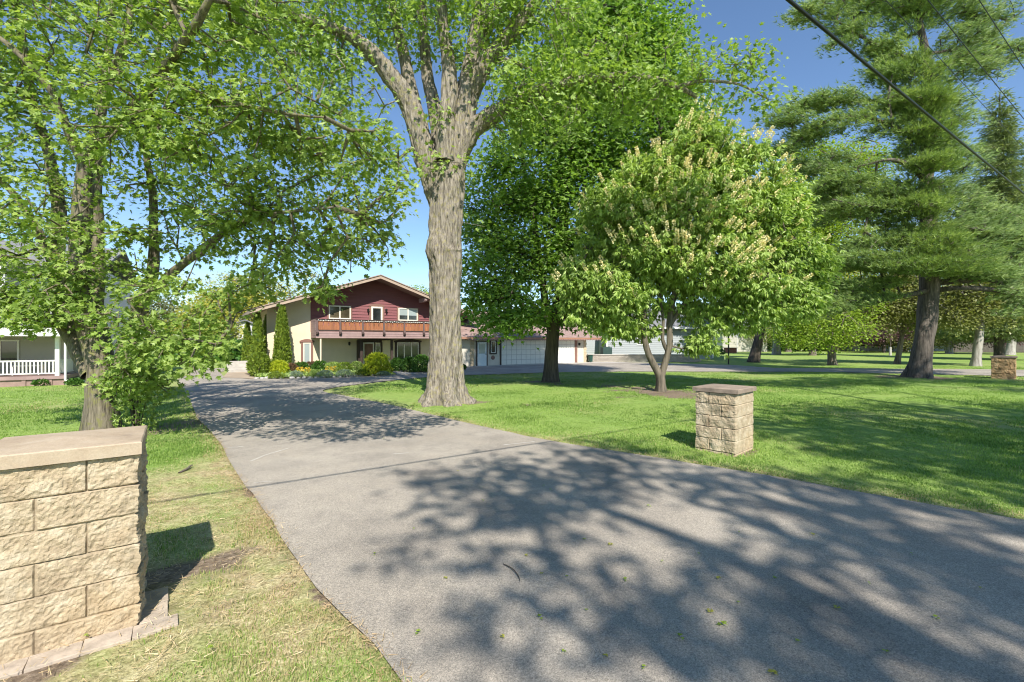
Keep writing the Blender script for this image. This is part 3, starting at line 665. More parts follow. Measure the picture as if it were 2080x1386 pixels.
M['door_wood'] = paint('brown_wooden_door', (.2, .1, .06), .45, .3, 5, .2, 20, (1, 1, .2))
M['black'] = paint('black_metal', (.02, .02, .02), .4, .1, metallic=.4)
M['soffit'] = paint('brown_soffit', (.24, .16, .14), .8, .1)
def shingle(name, a, b_):
    m, t, b = new_mat(name); b.inputs['Roughness'].default_value = .95
    g = t.nodes.new("ShaderNodeTexCoord"); br = t.nodes.new("ShaderNodeTexBrick"); br.inputs['Scale'].default_value = 4; br.inputs['Color1'].default_value = (*a, 1); br.inputs['Color2'].default_value = (*b_, 1)
    br.inputs['Mortar'].default_value = (*[x*.5 for x in a], 1); br.inputs['Mortar Size'].default_value = .012; br.inputs['Row Height'].default_value = .55; br.inputs['Brick Width'].default_value = 1.1
    t.links.new(g.outputs['Object'], br.inputs['Vector']); n = noise(t, 30, 4, .7)
    t.links.new(mixc(t, .7, br.outputs[0], ramp(t, n, [(.3, (.7, .7, .7)), (.7, (1.3, 1.3, 1.3))]), 'MULTIPLY'), b.inputs['Base Color']); bump(t, b, n, .4, .01); return m
M['shingle'] = shingle('brown_shingles', (.23, .155, .135), (.31, .215, .19))
M['shingle_grey'] = shingle('grey_shingles', (.15, .15, .155), (.22, .22, .225))
def glassmat(name, c, stripes=None):
    m, t, b = new_mat(name); b.inputs['Roughness'].default_value = .08; b.inputs['Coat Weight'].default_value = .6; b.inputs['Coat Roughness'].default_value = .02
    n = noise(t, 1.6, 3)
    col = ramp(t, n, [(.35, tuple(x*.6 for x in c)), (.65, tuple(x*1.4 for x in c))])
    if stripes:
        g = t.nodes.new("ShaderNodeTexCoord"); wv = t.nodes.new("ShaderNodeTexWave"); wv.bands_direction = 'Z'; wv.inputs['Scale'].default_value = 9; t.links.new(g.outputs['Object'], wv.inputs[0])
        col = ramp(t, wv.outputs[0], [(.1, tuple(x*.65 for x in stripes)), (.6, stripes)]); b.inputs['Roughness'].default_value = .3
    t.links.new(col, b.inputs['Base Color']); return m
M['glass'] = glassmat('dark_window_glass', (.03, .035, .035))
M['glass_blind'] = glassmat('glass_before_blinds', (.3, .35, .36), (.36, .42, .42))
M['glass_warm'] = glassmat('glass_before_warm_room', (.09, .075, .045))

def window(parent, s0, s1, z0, z1, y, fm, gm, mull=(), fw=.06, blind=None, deep=.05, label=None, out=-1):
    """frame with panes in the x-z plane; y = wall surface, window stands proud of it"""
    mb = MB(); a, c = (y-deep, y+.02)
    mb.box(s0, s0+fw, a, c, z0, z1); mb.box(s1-fw, s1, a, c, z0, z1); mb.box(s0+fw, s1-fw, a, c, z1-fw, z1); mb.box(s0+fw, s1-fw, a-.01, c, z0, z0+fw)
    for q in mull: mb.box(q-fw*.6, q+fw*.6, a+.004, c, z0+fw, z1-fw)
    o = mb.build('window', fm, parent)
    if label: o['label'] = label
    edges = [s0+fw]+[v for q in mull for v in (q-fw*.6, q+fw*.6)]+[s1-fw]
    for i in range(0, len(edges), 2): MB().box(edges[i], edges[i+1], y-.02, y+.005, z0+fw, z1-fw).build('pane', gm, o)
    if blind:
        for i in range(0, len(edges), 2): MB().box(edges[i]+.005, edges[i+1]-.005, y-.024, y-.0205, z1-fw-blind*(z1-z0), z1-fw).build('blind', M['glass_blind'], o)
    return o
def lap(mb, s0, s1, z0, z1, y, clip=None, ht=.2, out=.036):
    """lapped boards on plane y facing -y, each board tilted; clip(z)->(smin,smax)"""
    z = z0
    while z < z1-1e-4:
        t1 = min(z+ht, z1)
        a0, b0, a1, b1 = s0, s1, s0, s1
        if clip:
            c0, c1 = clip(z), clip(t1); a0, b0 = max(s0, c0[0]), min(s1, c0[1]); a1, b1 = max(s0, c1[0]), min(s1, c1[1])
            if b1 <= a1: a1 = b1 = (a0+b0)/2
            if b0 <= a0: break
        mb.poly([(a0, y-out, z), (b0, y-out, z), (b1, y-.003, t1), (a1, y-.003, t1)]); mb.poly([(a0, y, z), (b0, y, z), (b0, y-out, z), (a0, y-out, z)])
        z = t1
    return mb
def lampfix(parent, s, z, y, up=0):
    mb = MB(); mb.box(s-.05, s+.05, y-.03, y+.01, z-.1, z+.1); mb.cyl((s, y-.03, z+.05), (s, y-.14, z+.12), .012, k=6); mb.cyl((s, y-.14, z+.13), (s, y-.14, z+.06), .02, .08, 8); mb.cyl((s, y-.14, z+.06), (s, y-.14, z-.12), .07, .045, 8)
    return mb.build('wall_lantern', M['black'], parent)

house = thing('chalet_house', 'two-storey chalet with dark red gable over cream stucco and an orange balcony', 'house', (H0[0], H0[1], 0), TH)
sL, sR, PK, ZP, SL = -2.5, 10.0, 4.13, 6.12, .34     # ridge (underside) and slope
def roofz(s): return ZP-abs(s-PK)*SL
dep = 11.6
mb = MB(); mb.prism([(sL, -.1), (sR, -.1), (sR, roofz(sR)), (PK, ZP), (sL, roofz(sL))], 0, dep)
mb.build('wall', M['stucco'], house)
mb = MB(); lap(mb, 0, 8.26, 2.5, ZP, 0, lambda z: (PK-(ZP-z)/SL, PK+(ZP-z)/SL)); mb.poly([(0, -.002, 2.5), (8.26, -.002, 2.5), (8.26, -.002, roofz(8.26)), (PK, -.002, ZP), (0, -.002, roofz(0))])
mb.box(-.03, 0, -.03, 0, 2.5, roofz(-.03)-.01)
mb.build('gable_siding', M['redsiding'], house)
# roof slabs, rake boards, eaves
oh, eL = 1.25, 3.44+PK   # rake overhang; eave offset from the ridge
def slab(mb, sgn, z_off, th, e, y0, y1, s_in=0.0):
    a, c = PK+sgn*s_in, PK+sgn*e
    mb.prism([(a, ZP+z_off-s_in*SL), (c, ZP+z_off-e*SL), (c, ZP+z_off+th-e*SL), (a, ZP+z_off+th-s_in*SL)], y0, y1)
mb = MB(); slab(mb, -1, .16, .09, eL+.04, -oh-.02, dep+.6); slab(mb, 1, .16, .09, eL+.04, -oh-.02, dep+.6); roof = mb.build('roof', M['shingle'], house)
mb = MB(); slab(mb, -1, .004, .15, eL, -oh+.05, dep+.55); slab(mb, 1, .004, .15, eL, -oh+.05, dep+.55); mb.build('soffit', M['soffit'], roof)
mb = MB(); slab(mb, -1, -.02, .18, eL+.02, -oh, -oh+.045); slab(mb, 1, -.02, .18, eL+.02, -oh, -oh+.045)
zE = ZP-eL*SL; mb.box(PK-eL-.045, PK-eL-.003, -oh, dep+.55, zE-.02, zE+.155); mb.box(PK+eL+.003, PK+eL+.045, -oh, dep+.55, zE-.02, zE+.155)
mb.build('rake_board', M['fascia'], roof)
mb = MB(); slab(mb, -1, .19, .035, eL+.03, -oh-.05, -oh-.022); slab(mb, 1, .19, .035, eL+.03, -oh-.05, -oh-.022); mb.build('drip_edge', M['fascia'], roof)
for s_ in (-1.9, 0.9, 7.4, 9.4):   # purlin ends
    z = roofz(s_)-.02; MB().prism([(0, z-.3), (-oh+.25, z-.3), (-oh+.1, z-.2), (-oh+.1, z), (0, z)], s_-.09, s_+.09, 'x').build('beam_end', M['rail_side'], house)
# openings
window(house, 1.07, 2.46, 3.36, 4.24, -.038, M['cream'], M['glass_warm'], (1.765,), .07)
window(house, 5.76, 7.2, 3.36, 4.26, -.038, M['cream'], M['glass'], (6.48,), .07, blind=.5)
for a_, b_, z_ in ((1.0, 2.54, 4.24), (5.68, 7.28, 4.26)):
    mb = MB(); mb.box(a_-.03, a_+.068, -.065, -.02, 3.3, z_+.05); mb.box(b_-.068, b_+.03, -.065, -.02, 3.3, z_+.05); mb.box(a_+.068, b_-.068, -.065, -.02, z_+.002, z_+.05); mb.build('window_trim', M['trim_brown'], house)
def archtrim(s0, s1, z0, z1, y, w_, rise, mat, d=.06, name='arched_trim', over=.08):
    mb = MB(); mb.box(s0, s0+w_, y-d, y, z0, z1); mb.box(s1-w_, s1, y-d, y, z0, z1)
    k = 10; top = [(s0-over+(s1-s0+2*over)*i/k, z1+.1+rise*math.sin(math.pi*i/k)) for i in range(k+1)]
    mb.prism([(s0-over, z1)]+[(s1+over, z1)]+top[::-1], y-d-.02, y); return mb.build(name, mat, house)
db = window(house, 3.84, 4.61, 2.62, 4.28, -.038, M['cream'], M['glass'], (), .11, deep=.06); db.name = 'balcony_door'
archtrim(3.7, 4.75, 2.6, 4.285, -.038, .135, .1, M['trim_brown'], .035, over=0)
window(house, -.47, -.02, .42, 1.8, 0, M['cream'], M['glass_blind'], (), .07)
archtrim(-.6, .11, .3, 1.81, 0, .125, .12, M['trim_brown'], .05)
window(house, 5.67, 7.29, .42, 1.8, 0, M['white'], M['glass'], (6.21, 6.75), .06)
archtrim(5.53, 7.43, .35, 1.81, 0, .13, .14, M['trim_dark'], .06)
# entry
mb = MB(); y = -.04
mb.box(2.86, 3.02, -.5, -.02, -.02, 1.95); mb.box(4.93, 5.07, -.95, -.81, -.02, 1.95)
mb.box(3.022, 3.3, -.03, -.005, .01, .75); mb.box(3.022, 4.6, -.03, -.005, 1.8, 1.95)
mb.prism([(2.7, 1.952), (5.25, 1.952), (5.25, 2.0)]+[(5.25-2.55*i/8, 2.0+.07*math.sin(math.pi*i/8)) for i in range(1, 8)]+[(2.7, 2.0)], -1.0, -.78)
mb.box(2.86, 3.02, -.95, -.81, -.02, 1.95); mb.box(4.5, 4.62, -.06, -.005, -.02, 1.8); mb.box(3.24, 3.3, -.05, -.005, -.02, 1.8); mb.box(4.03, 4.1, -.05, -.005, -.02, 1.8); mb.box(3.02, 3.06, -.05, -.005, -.02, 1.8)
mb.build('entry_frame', M['trim_dark'], house)
mb = MB(); mb.box(3.3, 3.37, -.07, -.006, -.02, 1.79); mb.box(3.96, 4.03, -.07, -.006, -.02, 1.79); mb.box(3.37, 3.96, -.07, -.006, 1.72, 1.79); mb.build('door_casing', M['white'], house)
mb = MB(); mb.box(3.37, 3.96, -.03, -.006, .0, 1.72)
for z_ in (.1, .62, 1.14): mb.box(3.45, 3.64, -.042, -.03, z_, z_+.4); mb.box(3.69, 3.88, -.042, -.03, z_, z_+.4)
fd = mb.build('front_door', M['door_wood'], house, bevel=.008)
MB().cyl((3.92, -.03, .95), (3.92, -.09, .95), .03, k=8).build('door_handle', M['black'], fd)
window(house, 3.07, 3.23, .72, 1.76, -.02, M['cream'], M['glass'], (), .035); window(house, 4.14, 4.47, .72, 1.76, -.02, M['cream'], M['glass'], (), .045)
for s_, z_, y_ in ((3.62, 4.0, -.03), (4.88, 4.03, -.03), (2.37, 1.72, 0)): lampfix(house, s_, z_, y_)
# balcony
bal = MB().box(0, 8.26, -1.7, -.03, 2.14, 2.2).box(0, 8.26, -1.66, -.03, 2.42, 2.5).build('balcony', M['soffit'], house)
mb = MB(); lap(mb, 0, 8.26, 2.08, 2.5, -1.7, None, .14, .02); mb.box(0, 8.26, -1.7, -1.66, 2.1, 2.5)
mb.box(0, .03, -1.655, -.03, 2.1, 3.27); mb.box(8.23, 8.26, -1.655, -.03, 2.1, 3.27)
for i in range(8): mb.box(-.016, -.001, -1.66, -.03, 2.1+i*.146, 2.1+i*.146+.13); mb.box(8.261, 8.276, -1.66, -.03, 2.1+i*.146, 2.1+i*.146+.13)
mb.build('balcony_skirt', M['rail_side'], bal)
mb = MB(); n_pl = 78
for i in range(n_pl):
    a = .06+i*(8.14/n_pl); w1 = 8.14/n_pl-.008; y0, y1 = -1.70, -1.68
    if (i % 3): mb.box(a, a+w1, y0, y1, 2.57, 3.2)
    else:
        mb.box(a, a+w1, y0, y1, 2.57, 2.86); mb.box(a, a+w1*.25, y0, y1, 2.861, 3.04); mb.box(a+w1*.72, a+w1, y0, y1, 2.861, 3.04); mb.box(a, a+w1, y0, y1, 3.041, 3.09); mb.box(a, a+w1*.35, y0, y1, 3.091, 3.15); mb.box(a+w1*.65, a+w1, y0, y1, 3.091, 3.15); mb.box(a, a+w1, y0, y1, 3.151, 3.2)
mb.build('railing_planks', M['orange_wood'], bal)
mb = MB(); mb.box(-.02, 8.28, -1.76, -1.62, 3.225, 3.275); mb.box(.0, 8.26, -1.73, -1.65, 3.13, 3.224); mb.box(.0, 8.26, -1.72, -1.66, 2.51, 2.6); mb.box(-.02, .04, -1.6, -.03, 3.2725, 3.3)
mb.build('handrail', M['trim_dark'], bal)
for s_ in (.04, 1.4, 2.79, 4.17, 5.57, 6.97, 8.2):
    mb = MB(); mb.box(s_-.05, s_+.05, -1.83, -1.765, 2.52, 3.2); mb.prism([(-1.9, 2.44), (-1.765, 2.44), (-1.74, 2.58), (-1.9, 2.58)], s_-.07, s_+.07, 'x'); mb.prism([(-1.86, 2.34), (-1.725, 2.25), (-1.725, 2.44), (-1.9, 2.44)], s_-.055, s_+.055, 'x'); mb.build('balcony_post', M['post_dark'], bal)
mb = MB()                                   # string of tiny bulbs under the handrail
for i in range(56):
    s_ = .1+i*.145; mb.box(s_, s_+.035, -1.775, -1.762, 3.17-.02*(i % 3), 3.22-.02*(i % 3))
mb.box(.1, 8.1, -1.772, -1.766, 3.172, 3.186); mb.build('string_lights', M['white'], bal)
MB().cyl((.28, -1.64, 0), (.28, -1.64, 2.1), .05, k=8).build('downspout', M['stucco'], house)

# ------------------------------------------------------------------ garage wing
G0 = hw(gar0, garY)
gar = thing('garage_wing', 'low white garage wing with brown shingle roof and a wide panelled door', 'garage', (G0[0], G0[1], 0), TH)
mb = MB(); mb.box(-1.43, 10.95, 0, 8.0, -.1, 2.3); mb.prism([(0, 2.3), (8.0, 2.3), (4.0, 4.2)], -1.3, 10.9, 'x'); mb.build('wall', M['stucco_white'], gar)
mb = MB(); e0, e1, z0_, zr = -.6, 4.0, 2.1, 4.35
mb.prism([(e0, z0_), (e1, zr), (e1, zr+.1), (e0, z0_+.1)], -2.1, 12.6, 'x'); mb.prism([(e1, zr), (8.6, z0_), (8.6, z0_+.1), (e1, zr+.1)], -2.1, 12.6, 'x')
groof = mb.build('roof', M['shingle'], gar)
mb = MB(); mb.box(-2.1, 12.6, -.66, -.605, 2.04, 2.18); mb.build('fascia', paint('copper_fascia', (.33, .17, .11), .5, .1), groof)
mb = MB()
for i in range(72): mb.prism([(-1.05+i*.19, 2.039), (-.9+i*.19, 2.039), (-.975+i*.19, 1.94)], -.655, -.63)
mb.box(-1.1, 12.6, -.625, -.002, 1.99, 2.038); mb.build('scalloped_trim', M['rail_side'], groof)
mb = MB(); mb.box(2.09, 9.66, -.02, -.002, 0, 1.98); mb.build('garage_door_back', paint('door_groove_shade', (.56, .54, .51), .7), gar)  # backing greyer than the panels: shade of the gaps put into its colour
mb = MB(); npx = 16
for r in range(5):
    for i in range(npx):
        a = 2.12+i*(7.5/npx); zb = .02+r*.392; mb.box(a+.02, a+7.5/npx-.02, -.035, -.02, zb+.02, zb+.372)
mb.build('garage_door', M['white'], gar, bevel=.006)
mb = MB(); mb.box(1.98, 2.09, -.06, -.002, 0, 2.0); mb.build('door_post', M['trim_dark'], gar)
mb = MB(); mb.box(9.66, 9.92, -.08, -.002, 0, 2.0); mb.build('door_post', M['trim_brown'], gar)
mb = MB(); mb.box(-.15, -.03, -.05, -.002, 0, 1.9); mb.box(.78, .86, -.05, -.002, 0, 1.9); mb.box(-.03, .78, -.05, -.002, 1.83, 1.9); mb.build('door_frame', M['trim_dark'], gar)
sdoor = MB().box(-.03, .78, -.03, -.002, 0, 1.83).build('side_door', paint('pale_blue_white_paint', (.62, .7, .74), .5, .04), gar)
MB().box(.1, .65, -.036, -.03, .95, 1.7).build('pane', M['glass_blind'], sdoor)
MB().cyl((.7, -.03, .9), (.7, -.09, .9), .03, k=8).build('door_handle', M['black'], sdoor)
window(gar, 1.15, 1.58, .98, 1.9, 0, M['white'], M['glass'], (), .05)
mb = MB(); mb.box(1.05, 1.148, -.06, -.002, .88, 1.94); mb.box(1.582, 1.68, -.06, -.002, .88, 1.94); mb.box(1.148, 1.582, -.06, -.002, .88, .978); mb.build('window_trim', M['trim_dark'], gar)
MB().cyl((1.36, -.002, .62), (1.36, -.05, .62), .17, .15, 16).build('round_ornament', M['trim_brown'], gar)
lampfix(gar, 1.86, 1.7, 0); lampfix(gar, 10.14, 1.62, 0)
mb = MB()
for i in range(9): mb.box(10.72, 11.0+.04*(i % 2), -.045, .3, .02+i*.22, .02+i*.22+.2)
mb2 = MB()
for i in range(9): mb2.box(-.62-.03*(i % 2), -.3, -.045, -.002, .02+i*.22, .02+i*.22+.2)
mq_ = paint('tan_quoin_stone', (.5, .4, .27), .9, .2, 3, .4, 40); mb.build('quoins', mq_, gar); mb2.build('quoins', mq_, gar)
# dormer box and the cross wing rising behind
MB().box(4.9, 6.4, 1.9, 3.3, 2.6, 3.42).box(4.85, 6.45, 1.85, 1.9, 3.0, 3.06).build('dormer', M['stucco_white'], gar)
mb = MB(); mb.box(7.2, 13.0, 3.4, 9, 2.2, 3.75); mb.prism([(7.2, 3.75), (13.0, 3.75), (10.1, 4.9)], 3.4, 9); mb.build('upper_wall', M['stucco_white'], gar)
mb = MB()
for sg in (-1, 1): a, c = 10.1, 10.1+sg*3.6; mb.prism([(a, 4.93), (c, 3.5), (c, 3.6), (a, 5.03)], 2.7, 9.4)
ur = mb.build('upper_roof', M['shingle'], gar)
mb = MB()
for sg in (-1, 1): a, c = 10.1, 10.1+sg*3.62; mb.prism([(a, 4.83), (c, 3.4), (c, 3.52), (a, 4.95)], 2.64, 2.695)
mb.build('rake_board', M['fascia'], ur)

# ------------------------------------------------------------------ white neighbour house (left)
T2 = R(30); W0 = np.array([-19.4, 19.6])
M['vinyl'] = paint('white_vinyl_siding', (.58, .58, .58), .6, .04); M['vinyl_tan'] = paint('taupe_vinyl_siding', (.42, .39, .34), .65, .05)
nb = thing('neighbour_house', 'white sided two-storey house with a railed front porch behind the left tree', 'house', (W0[0], W0[1], 0), T2)
mb = MB(); mb.box(-9, .9, 2.0, 8, -.1, 5.3); lap(mb, -9, .9, 2.6, 5.3, 2.0, None, .16, .02)
mb.build('wall', M['vinyl'], nb)
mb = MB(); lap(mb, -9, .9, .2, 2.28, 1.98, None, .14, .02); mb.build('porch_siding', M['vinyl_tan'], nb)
mb = MB(); lap(mb, -9.4, -2.0, 2.6, 5.6, .9, None, .16, .02); mb.box(-9.4, -2.0, .9, 1.99, 2.6, 5.6); mb.build('upper_bay', M['vinyl'], nb)
mb = MB(); mb.prism([(-.55, 2.42), (2.0, 3.1), (2.0, 3.2), (-.55, 2.52)], -9.5, .6, 'x'); mb.build('porch_roof', M['shingle_grey'], nb)
mb = MB(); mb.box(-9.5, .6, -.6, -.45, 2.1, 2.44); mb.box(-9.5, .6, -.45, 1.97, 2.12, 2.16); mb.build('porch_fascia', M['white'], nb)
mb = MB(); mb.prism([(.9, 5.2), (5.0, 6.7), (9.0, 5.2), (9.0, 5.3), (5.0, 6.82), (.9, 5.3)], -10, 1.2, 'x'); mb.build('roof', M['shingle_grey'], nb)
MB().box(-9.2, .15, -.12, 1.95, .28, .42).build('porch_deck', M['rail_side'], nb)
mb = MB(); mb.box(-9.2, .1, -.05, .0, 0, .278)
for i in range(12): mb.box(-9.2+i*.8, -9.08+i*.8, -.09, -.052, 0, .278)
mb.build('porch_skirt', paint('brick_pink_skirt', (.3, .2, .17), .9, .2, 4), nb)
for s_ in (-2.25, -.12, -4.9, -7.5): MB().box(s_-.07, s_+.07, -.08, .06, .42, 2.12).build('porch_post', M['white'], nb)
mb = MB()
for a_, b_ in ((-2.18, -.19), (-4.83, -2.32), (-7.43, -4.97)):
    mb.box(a_, b_, -.04, .02, 1.03, 1.09); mb.box(a_, b_, -.035, .015, .5, .55); n_ = int((b_-a_)/.115)
    for i in range(n_): mb.box(a_+.05+i*.115, a_+.095+i*.115, -.03, .01, .55, 1.03)
for i in range(16): mb.box(-.14, -.1, .12+i*.115, .16+i*.115, .55, 1.03)
mb.box(-.15, -.09, .06, 1.97, 1.03, 1.09); mb.box(-.15, -.09, .06, 1.97, .5, .549)
mb.build('porch_railing', M['white'], nb)
window(nb, -3.1, -1.9, .95, 1.95, 1.96, M['white'], M['glass'], (-2.5,), .06); window(nb, -2.95, -2.2, 3.5, 4.5, .88, M['white'], M['glass'], (), .07); window(nb, -.9, -.1, 3.5, 4.6, 1.98, M['white'], M['glass'], (-.5,), .06)
MB().box(-4.0, -3.2, 1.9, 1.958, .42, 1.98).build('front_door', M['trim_dark'], nb)
mb = MB(); mb.cyl((.2, -.3, .22), (.2, -.3, 2.3), .045, k=8); mb.cyl((.2, -.3, .22), (1.0, -.5, .1), .045, k=8); mb.build('downspout', M['white'], nb)
MB().box(.95, 1.5, 2.4, 3.0, 0, .9).box(1.0, 1.45, 2.45, 2.95, .9, .94).build('utility_cabinet', paint('grey_metal_cabinet', (.2, .21, .22), .5, .1), nb, bevel=.02)
wk = thing('porch_table', 'low white table standing on the neighbour porch behind the railing', 'table', (W0[0]-1.3*math.cos(T2)-.9*math.sin(T2), W0[1]-1.3*math.sin(T2)+.9*math.cos(T2), .42), T2)
MB().box(-.45, .45, -.3, .3, .4, .44).build('table_top', M['white'], wk)
for a_ in (-.4, .4):
    for b_ in (-.25, .25): MB().box(a_-.02, a_+.02, b_-.02, b_+.02, 0, .4).build('leg', M['white'], wk)

# ------------------------------------------------------------------ grey neighbour house, low wall, beige building, far white house
T3 = R(8); N0 = np.array([8.6, 46.0])
gh = thing('grey_house', 'pale grey sided house behind the low block wall and the flowering tree', 'house', (N0[0], N0[1], 0), T3)
M['vinyl_grey'] = paint('pale_grey_siding', (.35, .375, .385), .6, .04)
mb = MB(); mb.box(-2.2, 1.0, 2.5, 9, 0, 3.1); lap(mb, -2.2, 1.0, .3, 3.1, 2.5, None, .2, .025); mb.box(1.0, 12.6, 0, 9, 0, 3.3); lap(mb, 1.0, 12.6, .35, 3.3, 0, None, .2, .025); mb.build('wall', M['vinyl_grey'], gh)
MB().box(.95, 1.1, -.06, -.001, .1, 3.3).build('corner_board', M['white'], gh); MB().box(12.5, 12.65, -.06, -.001, .1, 3.3).build('corner_board', M['white'], gh)
mb = MB(); mb.prism([(-.6, 3.2), (4.5, 5.5), (9.6, 3.2), (9.6, 3.32), (4.5, 5.62), (-.6, 3.32)], -.2+1, 13.2, 'x'); mb.prism([(1.9, 3.0), (4.5, 4.4), (4.5, 4.5), (1.9, 3.12)], -2.7, 1.2, 'x'); mb.build('roof', M['shingle_grey'], gh)
mb = MB(); mb.box(.8, 13.2, -.68, -.605, 3.14, 3.32); mb.build('gutter', M['white'], gh)
window(gh, 9.55, 10.35, 1.3, 2.45, 0, M['white'], M['glass'], (), .09); window(gh, 4.2, 5.6, 1.5, 2.5, 0, M['white'], M['glass'], (4.9,), .08)
mb = MB(); mb.box(9.6, 10.3, -.055, -.02, 1.86, 1.9); mb.build('shutter_bar', M['white'], gh)
ac = thing('air_conditioner', 'dark green air conditioner cabinet beside the pale grey house', 'air conditioner', (9.15, 44.2, .35), T3)
mb = MB(); mb.box(-.45, .45, -.4, .4, 0, .95)
for i in range(12): mb.box(-.46, .46, -.42, -.4, .06+i*.07, .09+i*.07)
mb.build('cabinet', paint('dark_green_metal', (.03, .07, .06), .5, .1), ac, bevel=.02); MB().cyl((0, 0, .95), (0, 0, 1.0), .36, k=16).build('fan_grille', M['black'], ac)
# retaining wall
m, t, b = new_mat('grey_block_wall'); g = t.nodes.new("ShaderNodeTexCoord"); br = t.nodes.new("ShaderNodeTexBrick"); br.inputs['Scale'].default_value = 2.2; br.inputs['Color1'].default_value = (.3, .26, .22, 1); br.inputs['Color2'].default_value = (.38, .34, .29, 1); br.inputs['Mortar'].default_value = (.16, .14, .12, 1)
mpp = t.nodes.new("ShaderNodeMapping"); mpp.inputs['Rotation'].default_value = (R(90), 0, 0); t.links.new(g.outputs['Object'], mpp.inputs[0]); t.links.new(mpp.outputs[0], br.inputs['Vector']); t.links.new(br.outputs[0], b.inputs['Base Color']); b.inputs['Roughness'].default_value = .95
M['wallblock'] = m
rw = thing('retaining_wall', 'low grey block retaining wall with flat coping beyond the drive', 'retaining wall', (6.9, 41.2, 0), R(-3))
mb = MB(); mb.prism([(0, 0), (9.2, 0), (10.1, .1), (9.6, .5), (8.6, .62), (0, .62)], 0, .4); mb.build('block_course', M['wallblock'], rw)
MB().box(-.03, 8.7, -.04, .42, .621, .7).build('coping', M['concrete'], rw)
MB().prism([(-.0, .41), (9.6, .41), (9.9, 4.5), (-.3, 4.5)], .0, .5, 'z').build('planting_bank', M['mulch'], rw)
# green bin at the corner of the garage
gb = thing('wheeled_bin', 'small dark green wheeled bin at the right end of the garage', 'bin', (6.95, 40.3, 0), TH); gb.scale = (.62, .62, .75)
MB().prism([(-.2, .08), (.2, .08), (.26, .85), (-.26, .85)], -.22, .22).build('body', paint('green_plastic', (.015, .06, .045), .4, .1), gb, bevel=.02); MB().prism([(-.28, .852), (.28, .852), (.28, .9), (-.28, .9)], -.26, .26).build('lid', paint('green_plastic_lid', (.015, .05, .04), .4, .1), gb, bevel=.015)
for a_ in (-.2, .2): MB().cyl((a_-.03, .2, .1), (a_+.03, .2, .1), .1, k=12).build('wheel', M['black'], gb)

bb = thing('beige_outbuilding', 'low beige sided building with one dark window beyond the basketball hoop', 'building', (37.0, 80.0, 0), R(2))
M['vinyl_beige'] = paint('beige_siding', (.42, .4, .34), .7, .05)
mb = MB(); mb.box(0, 8.0, 0, 8, 0, 4.0); lap(mb, 0, 8.0, .1, 4.0, 0, None, .3, .03); mb.build('wall', M['vinyl_beige'], bb)
mb = MB(); mb.prism([(-.6, 3.9), (4, 6.2), (8.6, 3.9), (8.6, 4.05), (4, 6.35), (-.6, 4.05)], -1.2, 9.2, 'x'); mb.build('roof', M['shingle_grey'], bb); MB().box(-1.2, 9.2, -.7, -.61, 3.88, 4.08).build('gutter', M['white'], bb)
window(bb, 2.2, 3.6, 2.6, 3.5, 0, M['trim_dark'], M['glass'], (), .06)
fw = thing('white_house', 'distant white house with grey roof glimpsed between the tree trunks', 'house', (63, 84, 0), R(3))
mb = MB(); mb.box(0, 14, 0, 9, 0, 3.6); mb.box(14, 21, 2, 9, 0, 3.2); mb.build('wall', M['vinyl'], fw)
mb = MB(); mb.prism([(-.6, 3.5), (4.5, 5.9), (9.6, 3.5), (9.6, 3.65), (4.5, 6.05), (-.6, 3.65)], -.6, 14.6, 'x'); mb.prism([(1.4, 3.1), (5, 4.4), (9.6, 3.1), (9.6, 3.2), (5, 4.5), (1.4, 3.2)], 14.6, 21.6, 'x'); mb.build('roof', M['shingle_grey'], fw)
for a_, c_ in ((1, 2.4), (4.4, 5.6), (7, 9.6), (11.2, 12.6), (15.5, 17), (18, 19.6)): window(fw, a_, c_, .9, 2.6, 0 if a_ < 14 else 2, M['white'], M['glass'], (), .1)
fg = thing('far_garage', 'small pale garage at the far end of the left drive', 'garage', (-34, 50, 0), R(25))
mb = MB(); mb.box(0, 8, 0, 7, 0, 2.6); mb.prism([(0, 2.6), (8, 2.6), (4, 4.2)], 0, 7); mb.build('wall', M['vinyl'], fg); mb = MB(); mb.prism([(-.4, 2.45), (4, 4.2), (8.4, 2.45), (8.4, 2.6), (4, 4.38), (-.4, 2.6)], -.3, 7.3); mb.build('roof', M['shingle_grey'], fg)
MB().box(1.2, 6.8, -.05, -.002, 0, 2.2).build('garage_door', M['cream'], fg)
# dark board fence far right
M['fencewood'] = paint('weathered_fence_boards', (.1, .085, .07), .9, .3, 3)
fe = thing('board_fence', 'dark weathered board fence behind the trees at the right', 'fence', (72, 74, 0), R(-2))
mb = MB()
for i in range(100): mb.box(i*.16, i*.16+.145, 0, .02, .05, 1.75+.03*math.sin(i*2.1))
mb.build('board', M['fencewood'], fe)
for i in range(8): MB().box(i*2.2-.05, i*2.2+.05, .021, .12, 0, 1.85).build('fence_post', M['fencewood'], fe)

